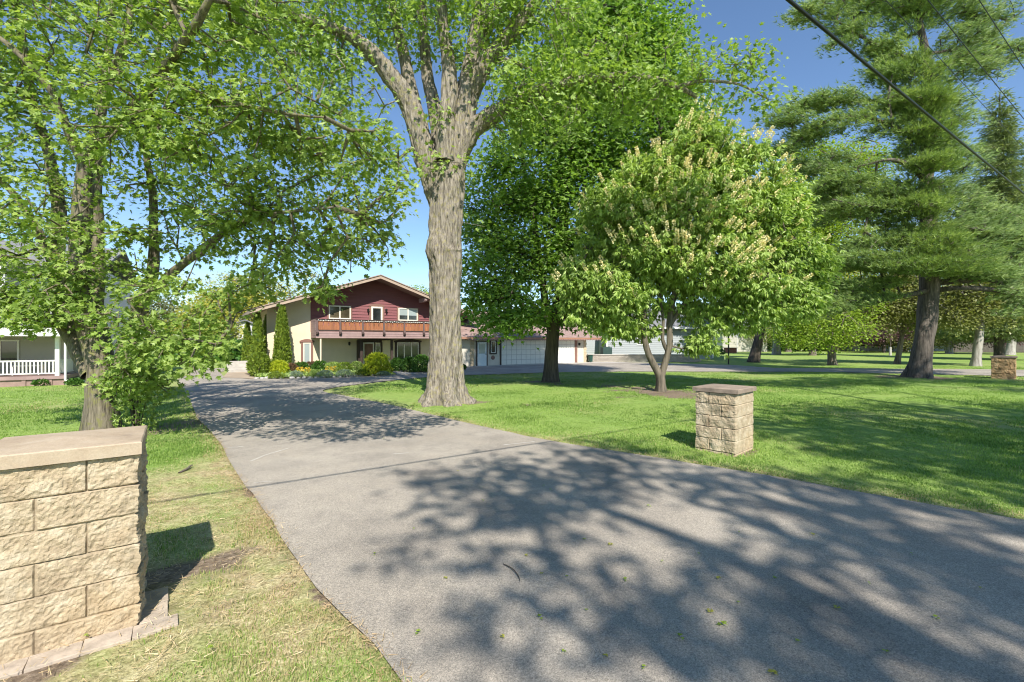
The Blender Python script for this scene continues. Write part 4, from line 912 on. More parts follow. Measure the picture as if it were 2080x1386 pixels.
# ------------------------------------------------------------------ basketball hoops, planter
def hoop(label, x, y, h, rz, pole, boardw=1.1):
    t = thing('basketball_hoop', label, 'basketball hoop', (x, y, 0), rz, 'basketball hoops')
    mb = MB(); mb.cyl((0, 0, -.05), (0, 0, h), .055, k=10); mb.build('pole', pole, t)
    mb = MB(); mb.bar((0, 0, h-.25), (0, -.55, h+.1), .06); mb.bar((0, 0, h-.05), (0, -.55, h+.45), .05); mb.build('bracket', pole, t)
    k = 12; pts = [(boardw/2*math.cos(math.pi*i/k)*1.0, h+.3+.42*math.sin(math.pi*i/k)) for i in range(k+1)]+[(-boardw/2, h-.2), (boardw/2, h-.2)]
    bdm = MB().prism(pts, -.6, -.56).build('backboard', M['white'], t)
    mb = MB(); [mb.box(*q) for q in ((-.25, .25, -.606, -.6, h+.35, h+.39), (-.25, .25, -.606, -.6, h-.0, h+.04), (-.25, -.21, -.606, -.6, h+.04, h+.35), (.21, .25, -.606, -.6, h+.04, h+.35))]; mb.build('target_square', M['black'], bdm)
    mb = MB(); k = 16
    for i in range(k):
        a, c = 2*math.pi*i/k, 2*math.pi*(i+1)/k; mb.bar((.23*math.cos(a), -.88+.23*math.sin(a), h-.05), (.23*math.cos(c), -.88+.23*math.sin(c), h-.05), .02)
    mb.box(-.05, .05, -.66, -.6, h-.08, h-.03); mb.build('rim', paint('orange_rim', (.5, .12, .03), .5), t)
    mb = MB(); k = 10
    for i in range(k):
        a, c = 2*math.pi*i/k, 2*math.pi*(i+1)/k; mb.bar((.22*math.cos(a), -.88+.22*math.sin(a), h-.06), (.13*math.cos(c), -.88+.13*math.sin(c), h-.45), .012); mb.bar((.22*math.cos(c), -.88+.22*math.sin(c), h-.06), (.13*math.cos(a), -.88+.13*math.sin(a), h-.45), .012)
    mb.build('net', M['white'], t); return t
hoop('basketball hoop on a black pole at the edge of the drive', 17.7, 37.2, 2.62, R(40), M['black'])
hoop('white portable basketball hoop near the beige building', 37.6, 76, 3.05, R(-35), paint('white_pole', (.6, .6, .6), .4))
pb = thing('brick_planter', 'square red brick planter box with dark coping beyond the black hoop pole', 'planter', (35, 73, 0), 0)
MB().box(-.8, .8, -.5, .5, 0, .75).build('box', paint('red_brick', (.3, .11, .07), .9, .25, 6), pb); MB().box(-.95, .95, -.6, .6, .751, .85).build('coping', M['trim_dark'], pb)

# ------------------------------------------------------------------ wires and their poles
def wire(label, x, y, z, r, sag, name='utility_wire', th=None, mat=None, back=-42, fwd=46):
    th = th or R(33.4); u = np.array([math.cos(th), math.sin(th), 0]); n = 60; s = np.linspace(back, fwd, n); t_ = (s-back)/(fwd-back)
    zz = z-sag*4*t_*(1-t_)+sag*4*(-back/(fwd-back))*(1+back/(fwd-back))
    pts = np.array([x, y, 0])+s[:, None]*u; pts[:, 2] = zz
    V, F = tube(pts, np.full(n, r), 6, 0)
    o = link(name, npmesh(name, V, F, smooth=True), mat or M['black']); tag(o, label, 'wire', 'overhead wires'); return pts[0], pts[-1]
endA = wire('thick black cable, the lowest and heaviest of the overhead wires', 2.55, 4.2, 5.05, .018, .35)
def wpx(px, z):   # point on a level line of height z seen at the top edge of the frame
    Y = (z-EYE)/.75; return (px-1040)/FPX*Y, Y
for lab, px, z, r in (('thin wire just above and right of the heaviest cable', 1798, 8.3, .007), ('middle one of the thin overhead wires crossing the pine', 1884, 8.6, .01), ('overhead wire nearest the top right corner', 1988, 8.9, .009)):
    x_, y_ = wpx(px, z); wire(lab, x_, y_, z, r, .5)
m_ = paint('pole_wood', (.16, .12, .09), .9, .3, 4)
for sx_, lab in ((48, 'wooden utility pole carrying the overhead wires at the right'), (-43, 'wooden utility pole carrying the overhead wires at the left')):
    c_ = np.array([4.6, 5.5])+sx_*U; t_ = thing('utility_pole', lab, 'utility pole', (c_[0], c_[1], 0), TH, 'utility poles')
    MB().cyl((0, 0, -.1), (0, 0, 10.2), .17, .12, 12).build('pole', m_, t_); MB().box(-.05, .05, -2.8, 3.0, 8.95, 9.07).build('crossarm', m_, t_)

# ================================================================== TREES
def Y0(Y, *pts): return lim(pts, Y)
# ---- left multi-stemmed silver maple
YL = 9.54
tree('silver_maple', 'bright green many-stemmed maple rising behind the nearest pillar at the left', groundP(200, 877), [
  lim([(206, 880, 0.274), (207, 830, 0.266), (207, 790, 0.258), (205, 755, 0.228), (190, 700, 0.190), (170, 640, 0.171), (163, 560, 0.163), (165, 470, 0.156), (170, 380, 0.144), (175, 325, 0.122)], YL),
  lim([(190, 760, 0.182), (150, 700, 0.167, .2), (125, 620, 0.144, .5), (117, 520, 0.129, .7), (118, 420, 0.122, .8), (98, 320, 0.106, .8), (66, 210, 0.091, .8), (48, 110, 0.076, .7), (30, 0, 0.061, .6), (18, -110, 0.038, .5)], YL),
  lim([(212, 770, 0.182), (206, 690, 0.144, .6), (198, 600, 0.129, .9), (196, 480, 0.114, 1), (198, 370, 0.106, 1), (204, 240, 0.091, 1), (222, 110, 0.076, 1), (230, -20, 0.053, 1), (240, -130, 0.030, 1)], YL),
  lim([(222, 800, 0.198), (245, 735, 0.152, .3), (268, 680, 0.137, .5), (292, 610, 0.122, .6), (308, 555, 0.106, .6), (311, 480, 0.091, .5), (312, 400, 0.076, .5), (300, 300, 0.061, .4), (310, 180, 0.046, .2), (330, 60, 0.030, 0)], YL),
  lim([(300, 600, 0.099, .6), (345, 560, 0.091, .4), (400, 515, 0.076, 0), (460, 470, 0.061, -.5), (520, 445, 0.046, -1), (590, 430, 0.030, -1.5), (680, 420, 0.019, -1.8)], YL),
  lim([(175, 330, 0.114), (198, 300, 0.106, -.3), (245, 255, 0.099, -.8), (300, 190, 0.091, -1.3), (345, 125, 0.076, -1.8), (400, 55, .061, -2.2), (428, 0, .05, -2.4), (470, -80, .04, -2.6)], YL),
  ([P(470, -80, YL-2.6), np.array([-3.4, 5.6, 7.7]), np.array([-2.3, 4.2, 7.2]), np.array([-1.2, 3.6, 6.9])], [.04, .035, .025, .015]),
  lim([(176, 335, 0.099), (195, 270, 0.091, .1), (222, 180, 0.084, .1), (250, 90, 0.076, 0), (268, 20, 0.061, 0), (285, -80, 0.038, 0)], YL),
  lim([(172, 330, 0.091), (140, 270, 0.076, -.3), (108, 190, 0.068, -.6), (50, 120, 0.053, -.9), (-20, 60, 0.038, -1), (-100, 0, 0.023, -1)], YL),
  lim([(245, 255, 0.061, -.8), (310, 235, 0.053, -1.2), (385, 200, 0.046, -1.6), (470, 210, 0.038, -2), (570, 228, 0.027, -2.2), (660, 240, 0.015, -2.4)], YL),
  lim([(118, 560, 0.076, .6), (80, 470, 0.068, .2), (35, 400, 0.053, 0), (-15, 350, 0.038, -.2), (-80, 320, 0.023, -.4)], YL),
  lim([(225, 790, 0.053, 0), (250, 750, 0.046, -.6), (300, 700, 0.034, -1), (370, 690, 0.023, -1.2), (440, 700, 0.015, -1.2)], YL),
 ], bl([(60, 80, 130, 120, 0), (210, 60, 150, 120, -1), (370, 60, 140, 110, -1.4, .8), (500, 110, 120, 90, -1.4, .65), (40, 250, 120, 110, .2), (180, 230, 120, 100, -1.2), (320, 230, 130, 100, -1.6), (450, 250, 130, 90, -1.6),
   (590, 230, 130, 90, -1.5), (700, 300, 110, 80, -1.2), (760, 400, 80, 60, -1), (30, 400, 110, 90, 0), (330, 350, 130, 80, -.3), (450, 380, 130, 70, -1.2), (590, 380, 130, 80, -1.2), (690, 450, 90, 60, -1.2, .8), (520, 480, 120, 55, -.8, .9), (640, 520, 90, 45, -1, .8), (560, 570, 70, 28, -.9, 1), (490, 600, 60, 30, -.8, 1), (650, 590, 36, 14, -.9, 1.3), (760, 500, 50, 30, -1, .8),
   (60, 560, 110, 70, -.3), (20, 630, 70, 50, -.6, 2), (100, 610, 60, 45, -.8, 1.8), (200, 640, 60, 35, -1.1, 1.2), (250, 560, 90, 60, -.3), (350, 620, 90, 55, -.8, 1.2), (420, 680, 60, 50, -1, 1.5), (320, 700, 80, 45, -1, 1.4), (290, 770, 60, 50, -.2, 1.4), (400, 745, 45, 22, -1.3, 1.2),
   (-100, 200, 120, 220, 0), (-60, 500, 90, 120, 0, .6), (140, -120, 260, 120, 0), (450, -90, 220, 110, -1.3, .6), (380, 470, 90, 60, .4), (160, 450, 90, 80, -.9, .6)], YL, .9)+[(np.array([x_+.2265*z_, y_-.955*z_, z_]), (r_, r_, .35), 1.1) for x_, y_, z_, r_ in ((-4.6, 9.6, 6.6, .8), (-3.4, 9.3, 6.3, .7), (-2.5, 9.6, 6.3, .6), (-3.2, 11.2, 6.8, .9), (-1.9, 11.0, 6.6, .6), (-5.2, 11.4, 7, .9))],
 2100, 20, .104, 'maple', M['leaf_silver'], M['bark_left'], spread=.15, sides=22, seed=3, flare=(.25, .16), droop=.55, flat=.6, twig=.007, step=.3, sizevar=.75, trunkrough=.22, lobes=.05)
# root suckers at its foot
shrub('sapling_clump', 'tall leafy suckers growing at the right foot of the left maple', (-7.85, 9.5), (.38, .34), 1.45, 800, .085, M['leaf_silver'], 'lobed', 'shrub', stems=14, loose=.35)

# ---- big old maple in the middle
YB = 13.8
def extra_big(t, pos, tipn, par, base): pass
tree('old_maple', 'huge pale-barked maple with forking limbs on the lawn tip beside the drive', groundP(903, 815), [
  lim([(903, 826, 0.489), (903, 800, 0.470), (903, 760, 0.456), (904, 700, 0.442), (905, 620, 0.432), (904, 540, 0.461), (900, 512, 0.517), (903, 475, 0.451), (907, 410, 0.461), (911, 370, 0.470), (918, 335, 0.414), (925, 300, .36)], YB),
  lim([(903, 440, .26), (886, 385, .32, -.03), (866, 325, .33, -.1), (846, 255, .29, -.2), (820, 195, .27, -.3), (790, 150, .24, -.5), (752, 105, .2, -.7), (700, 68, .16, -1), (620, 40, .13, -1.3), (520, 12, .1, -1.6), (400, -20, .06, -2)], YB),
  lim([(852, 270, .22, -.1), (838, 200, .2, .1), (825, 130, .17, .2), (808, 60, .14, .3), (795, -20, .11, .3), (780, -120, .06, .3)], YB),
  lim([(896, 310, .24, .2), (884, 230, .2, .4), (868, 150, .17, .5), (858, 60, .14, .5), (848, -40, .1, .5), (840, -140, .06, .5)], YB),
  lim([(905, 330, .28, -.3), (906, 260, .25, -.3), (912, 190, .22, -.3), (910, 110, .18, -.3), (898, 40, .15, -.3), (888, -50, .1, -.3), (880, -150, .06, -.3)], YB),
  lim([(914, 370, .34), (928, 305, .36), (940, 250, .35), (952, 180, .33), (965, 100, .27), (978, 20, .2), (990, -60, .14), (1000, -150, .08)], YB),
  lim([(955, 190, .28, 0), (985, 130, .25, -.2), (1022, 93, .21, -.3), (1058, 45, .17, -.5), (1090, 0, .14, -.6), (1130, -70, .08, -.8)], YB),
  lim([(968, 110, .16, .2), (1000, 50, .13, .5), (1040, 0, .1, .6), (1080, -60, .06, .7)], YB),
  lim([(928, 335, .2), (945, 292, .26, -.05), (967, 260, .26, -.1), (1005, 232, .24, -.3), (1060, 203, .2, -.5), (1130, 176, .17, -.6), (1220, 160, .13, -.7), (1300, 158, .1, -.8), (1370, 175, .08, -.8), (1415, 197, .05, -.8)], YB),
  lim([(1370, 178, .06, -.8), (1430, 165, .045, -1), (1500, 170, .03, -1), (1560, 200, .02, -1)], YB),
  lim([(1000, 118, .08, -.2), (1050, 130, .06, -.6), (1090, 150, .04, -.8)], YB),
 ], bl([(600, 60, 130, 80, -1.2), (720, 40, 120, 90, -.6), (840, 20, 120, 90, .4), (950, 30, 130, 90, -.6), (1080, 60, 110, 90, -.6), (1180, 40, 90, 70, -.4, .6), (1240, 110, 80, 60, -.5, .5), (480, 30, 120, 70, -1.6), (640, 150, 90, 60, -1, .8), (700, 200, 90, 50, -.8, .5),
   (1060, 160, 75, 60, -1, 1.2), (1110, 230, 80, 80, -.8, .9), (1030, 250, 50, 50, -.8, .9), (1230, 190, 100, 40, -.8, .7), (1380, 100, 60, 40, -.8, .6), (1440, 140, 60, 38, -.9, .7), (1510, 130, 45, 42, -1, .8), (1550, 190, 32, 40, -1, .8), (1470, 220, 50, 30, -1, .5), (1400, 10, 40, 26, -.8, .3), (1320, 200, 80, 36, -.7, 1.1), (1180, 150, 70, 30, -.8, 1.2), (1250, 150, 60, 26, -.9, 1.2),
   (850, -130, 320, 110, 0, .9), (1100, -120, 160, 90, 0, .7), (885, 230, 20, 22, -.7, 1.2), (880, 315, 18, 20, -.75, 1.2), (950, 330, 15, 16, -.7, 1.2), (975, 440, 18, 50, -.3, .7), (640, 330, 90, 60, -1.5, .5), (760, 330, 70, 60, -1.2, .5)], YB, .8),
 1500, 17, .135, 'maple', M['leaf_big'], M['bark_big'], spread=.23, sides=128, seed=7, flare=(.5, .5), lobes=.045, droop=.5, flat=.8, sizevar=.7, twig=.006, trunkrough=.17, tube_step=.06)

# ---- dark Norway maple behind it
YD = 21.4
tree('norway_maple', 'dense dark green maple with a forked trunk between the big trunk and the flowering tree', groundP(1119, 775), [
  lim([(1118, 778, .33), (1119, 740, .30), (1122, 700, .30), (1125, 660, .30), (1128, 640, .24), (1140, 590, .2), (1150, 520, .17), (1148, 440, .15), (1155, 340, .12), (1165, 220, .08), (1180, 100, .05)], YD),
  lim([(1122, 668, .22), (1110, 630, .18), (1100, 560, .15), (1090, 480, .13), (1070, 380, .1), (1050, 260, .06)], YD),
  lim([(1118, 660, .13), (1095, 630, .11, -.5), (1070, 610, .09, -1), (1030, 590, .06, -1.5)], YD),
  lim([(1132, 655, .16), (1165, 620, .13, -.3), (1200, 570, .11, -.5), (1260, 480, .08, -.5), (1310, 380, .05, -.5)], YD),
 ], bl([(1000, 400, 60, 90, 0), (1010, 540, 65, 60, -.8, 1.2), (975, 610, 45, 35, -.5, 1.2), (1060, 620, 60, 38, -1.5, 1), (1020, 655, 45, 18, -2, 1.2), (1080, 480, 90, 90, 0), (1090, 330, 100, 90, 0), (1180, 250, 110, 90, 0), (1200, 400, 110, 100, 0), (1180, 540, 90, 70, 0), (1290, 260, 110, 90, 0), (1330, 150, 90, 80, 0),
   (1220, 120, 110, 90, 0), (1120, 180, 90, 70, 0), (1300, 60, 80, 60, 0), (1220, 20, 80, 50, 0), (1390, 260, 70, 70, 0), (1290, 400, 90, 80, 0), (1250, 560, 70, 60, .5), (955, 500, 30, 60, 0, .7), (1150, 640, 60, 25, 1)], YD, .8),
 2000, 34, .22, 'lobed', M['leaf_dark'], M['bark_dark'], spread=.42, sides=24, seed=9, flare=(.3, .3), droop=.25, twig=.009, shell=.75, step=.5, trunkrough=.15)

# ---- flowering buckeye
YK = 17.2
def spikes(t, pos, tipn, par, base):
    T = []; k = 12; V = []; 
    rr = np.random.default_rng(4); n = 240   # one spike: small florets round an upright stalk
    z = rr.random(n); a = rr.random(n)*6.28; rad = .045*(1-z)**.5+.01
    pos1 = np.c_[np.cos(a)*rad*.5, np.sin(a)*rad*.5, z*.34]; d1 = np.c_[np.cos(a), np.sin(a), .5+0*a]
    me = leafmesh('flower_spike', pos1[:70], d1[:70], unit(rr.normal(size=(70, 3))), np.full(70, .06), 'fold'); me.materials.append(M['blossom'])
    tp = pos[tipn]; e = tp-np.array([0, 0, 4.2]); outw = unit(tp-np.array([1.1, .3, 4.4])); cond = (outw[:, 1] < .35)
    cand = np.where(cond)[0]; sunny = outw[cand]@np.array([-.05, -.8, .3])+.8*rr.random(len(cand)); cand = cand[np.argsort(-sunny)][:480]; rr.shuffle(cand); 
    for i, c in enumerate(cand[:100]):
        o = bpy.data.objects.new('flower_spike', me); COL.objects.link(o); o.parent = t; p = tp[c]+outw[c]*.3+np.array([0, 0, .1]); o.location = p
        dv = Vector((outw[c][0]*.9+.25, outw[c][1]*.5, .75)).normalized(); o.rotation_euler = dv.to_track_quat('Z', 'Y').to_euler(); s_ = rr.uniform(.8, 1.25); o.scale = (s_, s_, s_)
    PP, DD = [], []
    for c in cand[100:480]:
        p = tp[c]+outw[c]*.3+np.array([0, 0, .1]); dv = Vector((outw[c][0]*.9+.25, outw[c][1]*.5, .75)); Mx = np.array(dv.to_track_quat('Z', 'Y').to_matrix()); sub = rr.choice(n, 45)
        PP.append(pos1[sub]@Mx.T+p); DD.append(d1[sub]@Mx.T)
    PP = np.vstack(PP); DD = np.vstack(DD)
    o = link('flower_spikes', leafmesh('flower_spikes', PP, DD, unit(rr.normal(size=PP.shape)), np.full(len(PP), .065), 'fold'), M['blossom'], t); o['kind'] = 'stuff'
tree('flowering_buckeye', 'round light green tree covered in upright yellow flower spikes, forking low on two stems', groundP(1343, 795), [
  lim([(1343, 799, .17), (1342, 780, .16), (1341, 765, .165), (1332, 748, .13), (1318, 722, .11), (1309, 690, .105), (1307, 655, .1), (1310, 600, .085), (1300, 530, .06), (1290, 440, .04)], YK),
  lim([(1343, 768, .13), (1352, 735, .125), (1358, 700, .12), (1360, 660, .11), (1368, 600, .095), (1385, 520, .075), (1400, 420, .05), (1420, 330, .03)], YK),
  lim([(1357, 715, .08), (1348, 690, .07), (1346, 650, .055), (1340, 590, .045), (1350, 500, .03)], YK),
  lim([(1360, 665, .08), (1390, 620, .07, -.2), (1440, 570, .06, -.3), (1520, 520, .045, -.4), (1600, 500, .025, -.4)], YK),
  lim([(1308, 640, .07), (1280, 600, .06, -.2), (1230, 560, .045, -.4), (1180, 540, .025, -.5)], YK),
 ], bl([(1430, 320, 80, 60, 0), (1500, 350, 80, 60, 0), (1340, 370, 80, 60, 0), (1250, 430, 65, 55, -.3), (1420, 430, 110, 80, -.5), (1540, 440, 80, 70, 0), (1320, 500, 90, 70, -.5), (1440, 530, 100, 70, -.5), (1215, 510, 45, 30, 0, .7), (1180, 570, 55, 40, -.3), (1250, 590, 70, 55, -.5), (1190, 630, 40, 30, -.2), (1240, 655, 50, 28, 0, 1.2),
   (1360, 600, 60, 40, .3, .6), (1540, 560, 80, 65, -.3), (1620, 520, 55, 40, 0), (1660, 545, 35, 28, 0, 1.1), (1600, 610, 55, 45, 0), (1520, 640, 55, 38, 0), (1440, 640, 50, 30, .2, .7), (1430, 690, 26, 26, -.2, 1), (1640, 600, 35, 30, 0), (1590, 400, 40, 40, 0, .8), (1420, 265, 45, 30, 0, .9), (1300, 660, 45, 22, .6, .5)], YK, .8, .92),
 2400, 12, .215, 'lance', M['leaf_buckeye'], M['bark_buckeye'], spread=.22, sides=18, seed=13, flare=(.18, .3), droop=1.15, twig=.0065, shell=.85, leafkids=5, up=1.0, extra=spikes, trunkrough=.12)

# ---- conifers
def needletree(name, label, base, limbs, blobs, tips, tufts, nl, mat, bark, seed=1, spread=(.35, .35, .1), sides=18, twig=.01, upt=.35, nper=7, out_c=None, cat='pine tree', wid=1.0, group=None, flare=(.4, .35)):
    base = np.array([base[0], base[1], 0.0]); t = thing(name, label, cat, base, 0, group)
    Vs, Fs, off, nodes = [], [], 0, []
    for i, (pts, rad) in enumerate(limbs):
        sp, sr = smooth_path([np.array(p)-base for p in pts], rad, .3); V, F = tube(sp, sr, sides if i == 0 else 8, .2, seed+i, (flare[0], flare[1], 0) if i == 0 else None, .05)
        Vs.append(V); Fs.append(F+off); off += len(V); nodes.append(sp if i else sp[len(sp)//3:])
    link('trunk', npmesh('trunk', np.vstack(Vs), np.vstack(Fs), smooth=True), bark, t); nodes = np.vstack(nodes)
    B = [((np.array(b[0])-base), b[1], b[2] if len(b) > 2 else 1.0) for b in blobs]
    tp, _ = blob_points(B, tips, .35); pos, idx, pr, cnt, tipn, par = grow(nodes, None, tp, .45, seed, .05, .07)
    ra = np.minimum(twig*np.sqrt(cnt[pr]), .07); rb = np.minimum(twig*np.sqrt(cnt[idx]), .06); ra = np.where(pr < len(nodes), rb*1.2, ra)
    V, F = prisms(pos[pr], pos[idx], ra, rb, 4); link('branches', npmesh('branches', V, F, smooth=True), bark, t)
    anc = np.concatenate([tipn, par[tipn], par[par[tipn]]]); anc = anc[anc >= 0]; k = rng.choice(len(anc), tips*tufts); c = pos[anc[k]]
    g = rng.normal(size=(len(k), 3))*np.array(spread); cp = c+g
    cen = nodes[np.argmin(np.abs(nodes[:, None, 2]-cp[None, :400, 2]).sum(1))] if False else np.array([0, 0, 0])
    hd = cp*np.array([1, 1, 0]); od = unit(hd+1e-6)*1.0+np.array([0, 0, upt])
    cp = np.repeat(cp, nper, 0); od = np.repeat(od, nper, 0)+rng.normal(size=(len(cp), 3))*.42
    clump = rng.random(len(pos)); rn = np.clip(.45*rng.random(len(cp))+.55*np.repeat(clump[anc[k]], nper), 0, 1)
    lm = LEAF['needle'][0].copy(); LEAF['needle'][0][:, 0] *= wid
    link('crown', leafmesh('crown', cp, od, unit(rng.normal(size=(len(cp), 3))), nl*(.7+.6*rng.random(len(cp))), 'needle', rn), mat, t); LEAF['needle'] = (lm, LEAF['needle'][1])
    return t
YP = 23.7
pine_blobs = [(1660, 25, 60, 12), (1730, 60, 50, 14), (1700, 95, 35, 10, 0, .6), (1800, 20, 60, 14), (1900, 20, 70, 22), (1990, 25, 60, 20), (1960, 80, 60, 18), (2050, 110, 40, 18), (1840, 60, 40, 12, 0, .7), (1790, 95, 45, 14), (1825, 130, 50, 26), (1800, 150, 40, 20), (1860, 160, 60, 28), (1940, 140, 70, 22), (2010, 150, 40, 14, 0, .8),
   (1640, 210, 55, 12), (1590, 240, 50, 12), (1700, 205, 60, 12, 0, .8), (1620, 290, 50, 12, 1), (1690, 260, 60, 12), (1580, 310, 30, 10, 1), (1760, 230, 40, 12, 0, .7), (1830, 210, 50, 20), (1900, 215, 60, 22), (1940, 250, 40, 25), (1850, 250, 55, 20), (1780, 270, 30, 10, 0, .6),
   (1900, 300, 50, 25), (1860, 310, 45, 16), (1950, 330, 40, 28), (1680, 330, 55, 12, 1, .8), (1640, 350, 40, 12, 1, .7), (1700, 385, 60, 16), (1780, 385, 70, 20), (1840, 395, 50, 16), (1720, 425, 60, 18), (1800, 440, 65, 20), (1900, 390, 50, 25), (1950, 410, 50, 28), (1930, 460, 60, 28), (1860, 480, 70, 24), (1780, 500, 75, 20), (2010, 440, 50, 20), (2000, 490, 60, 24),
   (1830, 530, 90, 20, -.8), (1930, 520, 80, 24, -1), (2040, 520, 50, 26, 0), (1740, 530, 70, 16, -.5), (2000, 555, 60, 14, -1), (1690, 540, 50, 14, .5), (1760, 580, 60, 12, 0, .8), (1700, 615, 60, 13, 0, 1.2), (1760, 600, 50, 10, 0, 1), (1640, 630, 50, 14, 0, 1.5), (2060, 600, 40, 22, -1), (2060, 640, 30, 14, -1, .9), (1680, 430, 50, 30, 2, .4), (2100, 560, 60, 40, 0, .7), (2080, 470, 40, 24, 0, .8), (1860, -40, 160, 30), (1885, 200, 35, 20, -1.2, 2), (1890, 260, 35, 22, -1.2, 2), (1895, 330, 35, 20, -1.3, 2), (1880, 420, 40, 22, -1.5, 2), (1890, 500, 50, 22, -1.8, 2), (1940, 545, 60, 16, -2, 1.5), (1850, 540, 60, 14, -2, 1.5)]
needletree('white_pine', 'tall feathery pine with a thick dark trunk towering over the right lawn', groundP(1866, 767), [
  lim([(1866, 770, 0.434), (1870, 740, 0.420), (1876, 700, 0.406), (1884, 640, 0.399), (1889, 560, 0.385), (1886, 480, 0.336), (1882, 400, 0.294), (1884, 320, 0.252), (1890, 240, 0.217), (1890, 170, 0.189), (1878, 100, 0.168), (1868, 50, 0.126), (1862, 0, 0.091), (1858, -80, 0.056)], YP),
  lim([(1889, 590, 0.140), (1840, 600, 0.112, -.4), (1780, 612, 0.084, -.5), (1700, 632, 0.063, -.4), (1640, 645, 0.035, 0)], YP),
  lim([(1900, 575, 0.154), (1950, 570, 0.140, -.6), (2010, 568, 0.119, -1), (2060, 590, 0.084, -1.2), (2110, 610, 0.056, -1.2)], YP),
  lim([(1900, 590, 0.140), (1945, 585, 0.119, -.8), (2010, 588, 0.105, -1), (2060, 598, 0.070, -1.2)], YP),
  lim([(1885, 375, 0.140), (1850, 340, 0.112, -.6), (1810, 325, 0.084, -.8), (1765, 333, 0.056, -.8), (1700, 350, 0.028, -.6)], YP),
  lim([(1886, 300, 0.126), (1820, 260, 0.098, -.3), (1750, 238, 0.077, -.3), (1680, 250, 0.063, 0), (1600, 300, 0.035, .4)], YP),
  lim([(1888, 270, 0.112), (1810, 215, 0.084, .2), (1740, 205, 0.070, .2), (1640, 215, 0.035, .2)], YP),
  lim([(1885, 130, 0.098), (1820, 110, 0.077), (1765, 85, 0.070), (1720, 55, 0.049), (1650, 20, 0.028)], YP),
  lim([(1885, 110, 0.098), (1940, 100, 0.070), (2010, 70, 0.049), (2080, 20, 0.035)], YP),
  lim([(1883, 430, 0.112), (1830, 415, 0.084, -.8), (1760, 420, 0.056, -1), (1690, 405, 0.028, -1)], YP),
  lim([(1884, 470, 0.112), (1940, 460, 0.084, -.8), (2010, 470, 0.056, -1), (2080, 480, 0.028, -1)], YP),
  lim([(1815, 270, 0.063, -.6), (1805, 200, 0.056, -.7), (1812, 150, 0.035, -.7)], YP),
 ], bl(pine_blobs, YP, .75), 3900, 15, .26, M['needle'], M['bark_pine'], seed=21, spread=(.3, .3, .075), sides=32, nper=8, wid=1.45)

def cone_blobs(x, Y, z0, z1, r, n=9):
    X = (x-1040)/FPX*Y; o = []
    for i in range(n):
        f = i/(n-1); rr = r*(1-f)**.8+.25; o.append((np.array([X, Y, z0+(z1-z0)*f]), (rr, rr, (z1-z0)/n*.6), 1.0))
    return o
def zpx(y, Y): return EYE-(y-693)/FPX*Y
def straight(x0, y0, x1, y1, Y, r0, r1, n=5):
    return ([np.array([(x0+(x1-x0)*i/n-1040)/FPX*Y, Y, (EYE-(y0+(y1-y0)*i/n-693)/FPX*Y) if i else -.05]) for i in range(n+1)], [r0+(r1-r0)*i/n for i in range(n+1)])
YS = 46
needletree('spruce', 'dark narrow spruce with rusty cones behind the pine at the right edge', ((2030-1040)/FPX*YS, YS), [straight(2030, 731, 2030, 195, YS, .4, .06)], cone_blobs(2030, YS, 3, zpx(200, YS), 4.2, 14), 2200, 11, .42, M['needle_spruce'], M['bark_dark'], seed=31, spread=(.4, .4, .25), sides=8, upt=-.25, nper=7, cat='spruce tree', wid=1.8)

# ---- background broadleaf trees
def bgtree(name, label, x, y, Y, r, crown, tips, per, size, leaf, bark, top=None, lean=0, seed=1, spread=.6, shape='fold', dY=.8, cat='tree', twig=.014, trunkr=.12, extra_limbs=(), shell=.6):
    """x, y = trunk foot in the photo; crown blobs in photo px; Y = depth"""
    X = (x-1040)/FPX*Y
    top = top or (crown[0][0], crown[0][1])
    lm = [straight(x, 693+EYE*FPX/Y, top[0], top[1], Y, r, r*.3, 6)]
    k = Y/FPX
    for j, b in enumerate(crown[1:6]):   # a limb towards each crown lobe
        f = .35+.09*j; a = lm[0][0][0]*(1-f)+lm[0][0][-1]*f; c = P(b[0], b[1], Y+(b[4] if len(b) > 4 else 0)); lm.append(([a, a*.5+c*.5+np.array([0, 0, .06*abs(c[0]-a[0])]), c], [r*.45, r*.28, r*.1]))
    lm += list(extra_limbs)
    return tree(name, label, (X, Y), lm, bl(crown, Y, dY), tips, per, size, shape, leaf, bark, cat, spread, None, 10, .8, .3, trunkr, (.35, .25), .03, seed, shell, twig, .6, tube_step=.5)
bgtree('leaning_tree', 'tree with a dark leaning trunk beyond the drive, right of the basketball hoop', 1529, 736, 40.8, .45, [(1575, 560, 60, 40), (1530, 500, 60, 50), (1600, 470, 60, 50), (1650, 420, 50, 40, 2), (1640, 560, 40, 30)], 420, 30, .3, M['leaf_silver'], M['bark_dark'], top=(1572, 560), seed=41)
bgtree('young_tree', 'bright yellow-green tree with low drooping foliage round its pale trunk', 1690, 741, 36, .29, [(1685, 420, 60, 50), (1720, 480, 70, 50), (1650, 500, 50, 40), (1700, 560, 60, 45), (1740, 610, 45, 35, -1), (1715, 665, 50, 28, -1.5, 1.3), (1680, 690, 35, 18, -1.5, 1.2), (1700, 330, 80, 50, 4), (1640, 330, 50, 40, 4), (1760, 340, 50, 30, 4)], 800, 32, .19, M['leaf_yellow'], M['bark_mid'], top=(1682, 440), seed=42, spread=.5)
bgtree('yellow_green_maple', 'low spreading yellow-green tree with a short trunk far behind the drive', 1650, 715, 60, .4, [(1640, 650, 55, 28), (1600, 665, 40, 28), (1680, 655, 40, 28), (1620, 690, 40, 14)], 420, 30, .24, M['leaf_yellow'], M['bark_mid'], top=(1655, 640), seed=43)
